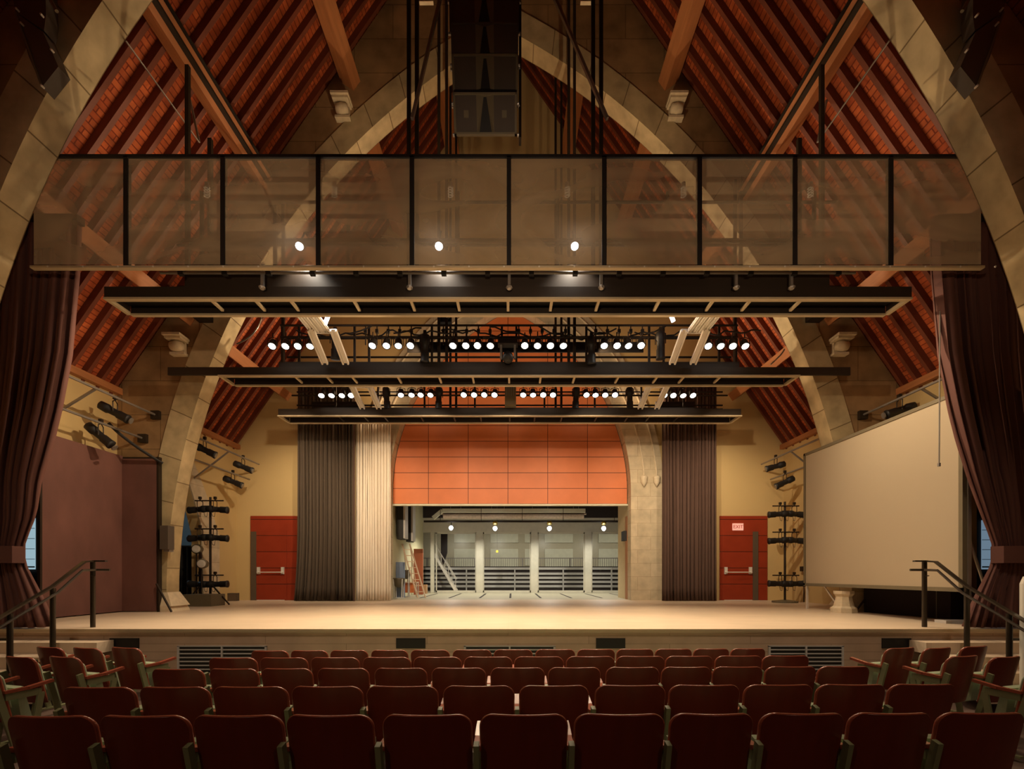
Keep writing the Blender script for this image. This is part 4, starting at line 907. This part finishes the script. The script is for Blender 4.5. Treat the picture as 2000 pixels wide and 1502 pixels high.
for s, a, b_, c_ in ((-1, (462, 672), (505, 655), (512, 615)), (1, (1505, 712), (1530, 690), (1532, 682))):
    p0, p1, p2 = [Vector(W(*q, 10.5)) for q in (a, b_, c_)]; pts_ = [p0*(1-t)**2+p1*2*t*(1-t)+p2*t*t for t in [i/10 for i in range(11)]]
    single('grey_conduit', MB().tube(pts_, .016, 6), M['steel'], 'curved grey conduit beside the %s end of the middle bridge' % ('left' if s < 0 else 'right'), 'cable')
c = Vector(W(870, 622, 10.2)); r = empty('cable_coil', c, 'black junction box with a coil of cable on the middle bridge left of the centre', 'cable')
part(r, 'junction_box', MB().cbox(c, (.13,.06,.1)), M['black']); k = MB()
for j in range(3): k.tube([c+Vector((.06+.05*math.cos(t/2), -.08-.02*j, .02+.07*math.sin(t/2))) for t in range(14)], .008, 5)
part(r, 'coil', k, M['steel'])
# wall pipes
def wall_pipe(s, up, y0, y1, lab, x, z):
    r = empty('wall_pipe', (s*x, (y0+y1)/2, z), lab, 'pipe')
    part(r, 'pipe', MB().cyl((s*x, y0, z), (s*x, y1, z), .024), M['steel']); return r
for s, side in ((-1, 'left'), (1, 'right')):
    a = wall_pipe(s, 1, 8.0, 10.66, 'upper grey pipe along the %s wall before the stone arch' % side, 7.72, E+3.48)
    part(a, 'wall_bracket', MB().bar((s*7.72, 9.1, E+3.48), (s*8.58, 9.1, E+2.95), .035, .035), M['steel']); part(a, 'end_box', MB().cbox((s*7.72, 10.62, E+3.48), (.09,.04,.09)), M['blacksteel'])
    a = wall_pipe(s, 0, 8.0, 10.66, 'lower grey pipe along the %s wall before the stone arch' % side, 8.0, E+2.97)
    part(a, 'end_box', MB().cbox((s*8.0, 10.62, E+2.97), (.09,.04,.09)), M['blacksteel'])
    a = wall_pipe(s, 1, 11.9, 14.75, 'upper grey pipe in the back %s corner of the stage' % side, 7.62, E+3.34)
    part(a, 'wall_bracket', MB().bar((s*7.62, 13.2, E+3.34), (s*8.58, 13.2, E+2.6), .035, .035), M['steel'])
    wall_pipe(s, 0, 11.9, 14.75, 'lower grey pipe in the back %s corner of the stage' % side, 7.9, E+2.88)
pts_ = [Vector(W(212, 826, 9.9)), Vector(W(232, 850, 10.0)), Vector(W(275, 880, 10.3)), Vector(W(318, 905, 10.5))]
single('thick_cable', MB().tube([(pts_[0]*(1-t)**3+pts_[1]*3*t*(1-t)**2+pts_[2]*3*t*t*(1-t)+pts_[3]*t**3) for t in [i/14 for i in range(15)]], .03, 8), M['black'], 'thick black cable running down to the top of the plum velour screen', 'cable')
single('dangling_cord', MB().cyl(W(1834, 905, 7.3), W(1836, 590, 7.3), .010, n=5).lathe(W(1834, 911, 7.3), (0,0,1), [(0,.02),(.05,.02)], 8), M['steel'], 'thin cord hanging down in front of the projection screen', 'cord')
# lighting booms
def boom(s, px_, d, tiers, lab, base_lab):
    x = W(px_, 0, d)[0]; r = empty('lighting_boom', (x, d, ZS), lab, 'lighting stand')
    ztop = W(0, tiers[0]-25, d)[2]
    part(r, 'pole', MB().cyl((x, d, ZS), (x, d, ztop), .03), M['blacksteel'])
    part(r, 'foot', MB().lathe((x, d, ZS), (0,0,1), [(0,.34),(.05,.34),(.08,.1)], 16), M['horn'] if s > 0 else M['blacksteel'])
    for i, q in enumerate(tiers):
        z = W(0, q, d)[2]
        part(r, 'cross_arm', MB().cyl((x-.38, d-.05, z+.24), (x+.38, d-.05, z+.24), .018), M['blacksteel'])
        for j, (dx, sd) in enumerate(((-.20, -1), (.20, 1))):
            c = (x+dx, d-.12, z); rr_ = empty('boom_spotlight', c, 'black spotlight on the %s side of the %s tier of the %s boom' % (['left','right'][j], ['top','middle','bottom'][i], 'left' if s < 0 else 'right'), 'spotlight', 'boom spotlights')
            spot_geo(rr_, c, (sd*1, .12, -.06 if i < 2 else .02), L=.46)
        k = MB()
        for dx in (-.25, -.08, .12): k.tube([(x+dx, d-.16, z-.05), (x+dx+.03, d-.16, z-.18), (x+dx+.08, d-.15, z-.2), (x+dx+.1, d-.15, z-.06)], .006, 4)
        part(r, 'safety_cable', k, M['black'])
    return r
rb = boom(-1, 411, 13.0, (996, 1051, 1141), 'black boom stand with three tiers of spotlights by the pointed doorway', '')
boom(1, 1533, 14.0, (1005, 1056, 1140), 'black boom stand with three tiers of spotlights right of the right red door', '')
k = MB(); x = W(411,0,13)[0]
for dx, dy in ((-.45, -.1), (.5, -.15)): k.bar((x+dx*.3, 12.95+dy, ZS+.55), (x+dx*1.3, 12.9+dy, ZS+.02), .03, .03)
k.box(x-.25, x-.2, 12.9, 12.95, ZS, ZS+1.4); part(rb, 'strut', k, M['blacksteel'])
a = W(374, 1172, 12.2); single('low_platform', MB().box(-8.3, -7.55, 12.3, 12.9, ZS, ZS+.30), M['horn'], 'low dark olive crate behind the left boom stand', 'crate')
a = W(455, 1172, 14.9); single('floor_box', MB().box(a[0]-.12, a[0]+.14, 14.8, 15.0, ZS, ZS+.24), M['doordark'], 'small dark box on the floor left of the left red door', 'box')
r = empty('pier_speaker', W(325, 1075, 10.5), 'small black speaker mounted on the left stone pier beside the plum screen', 'speaker'); a, b_ = W(317, 1073, 10.5), W(333, 1027, 10.5)
part(r, 'cabinet', MB().box(a[0], b_[0], 10.42, 10.62, a[2], b_[2]), M['grille']); part(r, 'bracket', MB().box(a[0]+.03, b_[0]-.03, 10.5, 10.64, a[2]-.05, a[2]), M['steel'])
single('wall_socket_box', MB().cbox(W(1568, 1111, 14.2), (.06,.05,.07)).box(W(1572,0,14.2)[0]-.02, W(1572,0,14.2)[0]+.02, 14.2, 14.24, ZS, W(0,1111,14.2)[2]), M['blacksteel'], 'small dark socket box on a stand left of the projection screen', 'socket')
# speaker stack
r = empty('speaker_stack', (-.34, 7.3, E+6.55), 'tall black hanging speaker stack at the top centre', 'speaker')
d = 7.3; tiers = [(262, 209, 889, 1008, 0), (207, 138, 887, 1010, .04), (134, 68, 884, 1011, .10), (64, 0, 880, 1012, .18), (-4, -70, 878, 1013, .27)]
for i, (yb_, yt_, xa, xb, dy) in enumerate(tiers):
    a, b_ = W(xa, yb_, d), W(xb, yt_, d); y = d-dy*.4
    kk = (.55, .42, .30, .18, .08)[i]; z0_ = a[2]; y += (.0, .0, .02, .04, .06)[i]
    def sh(mb): mb.v = [(v[0], v[1]-(v[2]-z0_)*kk, v[2]) for v in mb.v]; return mb
    cab = part(r, 'cabinet', sh(MB().add([(xx, yy, zz) for xx in (a[0]-.01, b_[0]+.01) for yy, zz in ((y+.04, a[2]), (y+.04, b_[2]), (y+.6, b_[2]+.50), (y+.6, a[2]+.50))], [(0,1,2,3),(7,6,5,4),(0,4,5,1),(1,5,6,2),(2,6,7,3),(3,7,4,0)])), M['black'])
    k = MB(); t = .02
    k.box(a[0]-.01, b_[0]+.01, y, y+.04, a[2], a[2]+t); k.box(a[0]-.01, b_[0]+.01, y, y+.04, b_[2]-t, b_[2]); k.box(a[0]-.01, a[0]+t, y, y+.04, a[2], b_[2]); k.box(b_[0]-t, b_[0]+.01, y, y+.04, a[2], b_[2])
    part(r, 'front_rim', sh(k), M['horn'] if i < 2 else M['grille'], parent=cab)  # paler rims on the lower cabinets carry stage light in their colour
    wv = (b_[0]-a[0]); g = wv*.34
    for x0 in (a[0]+t, b_[0]-t-g):
        part(r, 'cone_grille', sh(MB().box(x0, x0+g, y+.012, y+.045, a[2]+t, b_[2]-t)), M['grille'], parent=cab)
        xc = x0+g/2; zc = (a[2]+b_[2])/2
        if i == 0: part(r, 'badge', sh(MB().cbox((xc, y+.010, zc), (.035,.006,.035))), M['horn'], parent=cab)
    xm_ = (a[0]+b_[0])/2; h = wv*.14
    for q in (-1, 1):
        part(r, 'horn', sh(MB().add([(xm_+q*h, y+.005, a[2]+t), (xm_+q*h, y+.005, b_[2]-t), (xm_+q*.02, y+.036, b_[2]-t), (xm_+q*h*.75, y+.036, a[2]+t), (xm_+q*h, y+.04, a[2]+t), (xm_+q*h, y+.04, b_[2]-t)], [(0,1,2,3),(0,4,5,1)])), M['horn'], parent=cab)
    for q in (a[0]-.03, b_[0]+.03):
        for z in (a[2]+.05, b_[2]-.05): part(r, 'rigging_pin', sh(MB().cyl((q-.012, y+.1, z), (q+.012, y+.1, z), .02, n=8)), M['steel'], parent=cab)
part(r, 'side_plate', MB().box(W(1011,0,7.3)[0]+.02, W(1014,0,7.3)[0]+.035, 7.35, 7.5, W(0,262,7.3)[2], E+9.2), M['blacksteel'])
# ridge level crossbars seen at the very top
for s, p in ((-1, 832), (1, 1148)):
    a = W(p, 0, 8.2); single('crossbar', MB().box(a[0]-.12, a[0]+.12, 8.2, 8.26, a[2]-.02, a[2]+.4), M['carve'], 'small pale fitting at the very top edge, %s of the speaker stack' % ('left' if s < 0 else 'right'), 'fitting')
# dark hanging panels in the upper corners in front of the first arch
for s, side in ((-1, 'left'), (1, 'right')):
    f = lambda px_, py_, d: W(px_-22 if s < 0 else 2012-px_, py_, d)
    r = empty('corner_speaker', f(60, 60, 5.6), 'dark angular cabinet with bolts hanging in the upper %s corner' % side, 'speaker')
    for (q, d, nm) in (([(40, -40), (110, -40), (112, 28), (108, 60), (52, 22)], 5.93, 'upper_cabinet'), ([(52, 24), (106, 62), (136, 130), (104, 170), (78, 110)], 5.9, 'lower_cabinet')):
        P = [Vector(f(a, b_, d)) for a, b_ in q]; n = len(P)
        k = MB().add(P+[p+Vector((0, .16, 0)) for p in P], [tuple(range(n)), tuple(range(n, 2*n))[::-1]]+[(i, n+i, n+(i+1) % n, (i+1) % n) for i in range(n)])
        part(r, nm, k, M['grille'])
    for a, b_ in ((56, 19), (65, 47), (104, 30), (124, 99), (105, 169)): c = Vector(f(a, b_, 5.88)); part(r, 'bolt', MB().cyl(c+Vector((0,-.02,0)), c+Vector((0,.02,0)), .012, n=8), M['alu'])
    k = MB().bar(f(52, 24, 5.89), f(104, 170, 5.89), .015, .02); part(r, 'edge_rail', k, M['horn'])
    r2 = single('corner_rod', MB().cyl(f(115, -10, 5.4), f(133, 22, 5.4), .018), M['horn'], 'short pale rod in the upper %s corner above the arch' % side, 'rod')
# round step edge / white post at far right
single('white_case', MB().lathe((W(2011, 0, 6.14)[0], 6.14, ZS-.157*4), (0,0,1), [(0,.09),(1.32,.09),(1.41,.06),(1.43,.01)], 14), M['bulb'], 'white rounded post just inside the right edge beside the handrail', 'post')
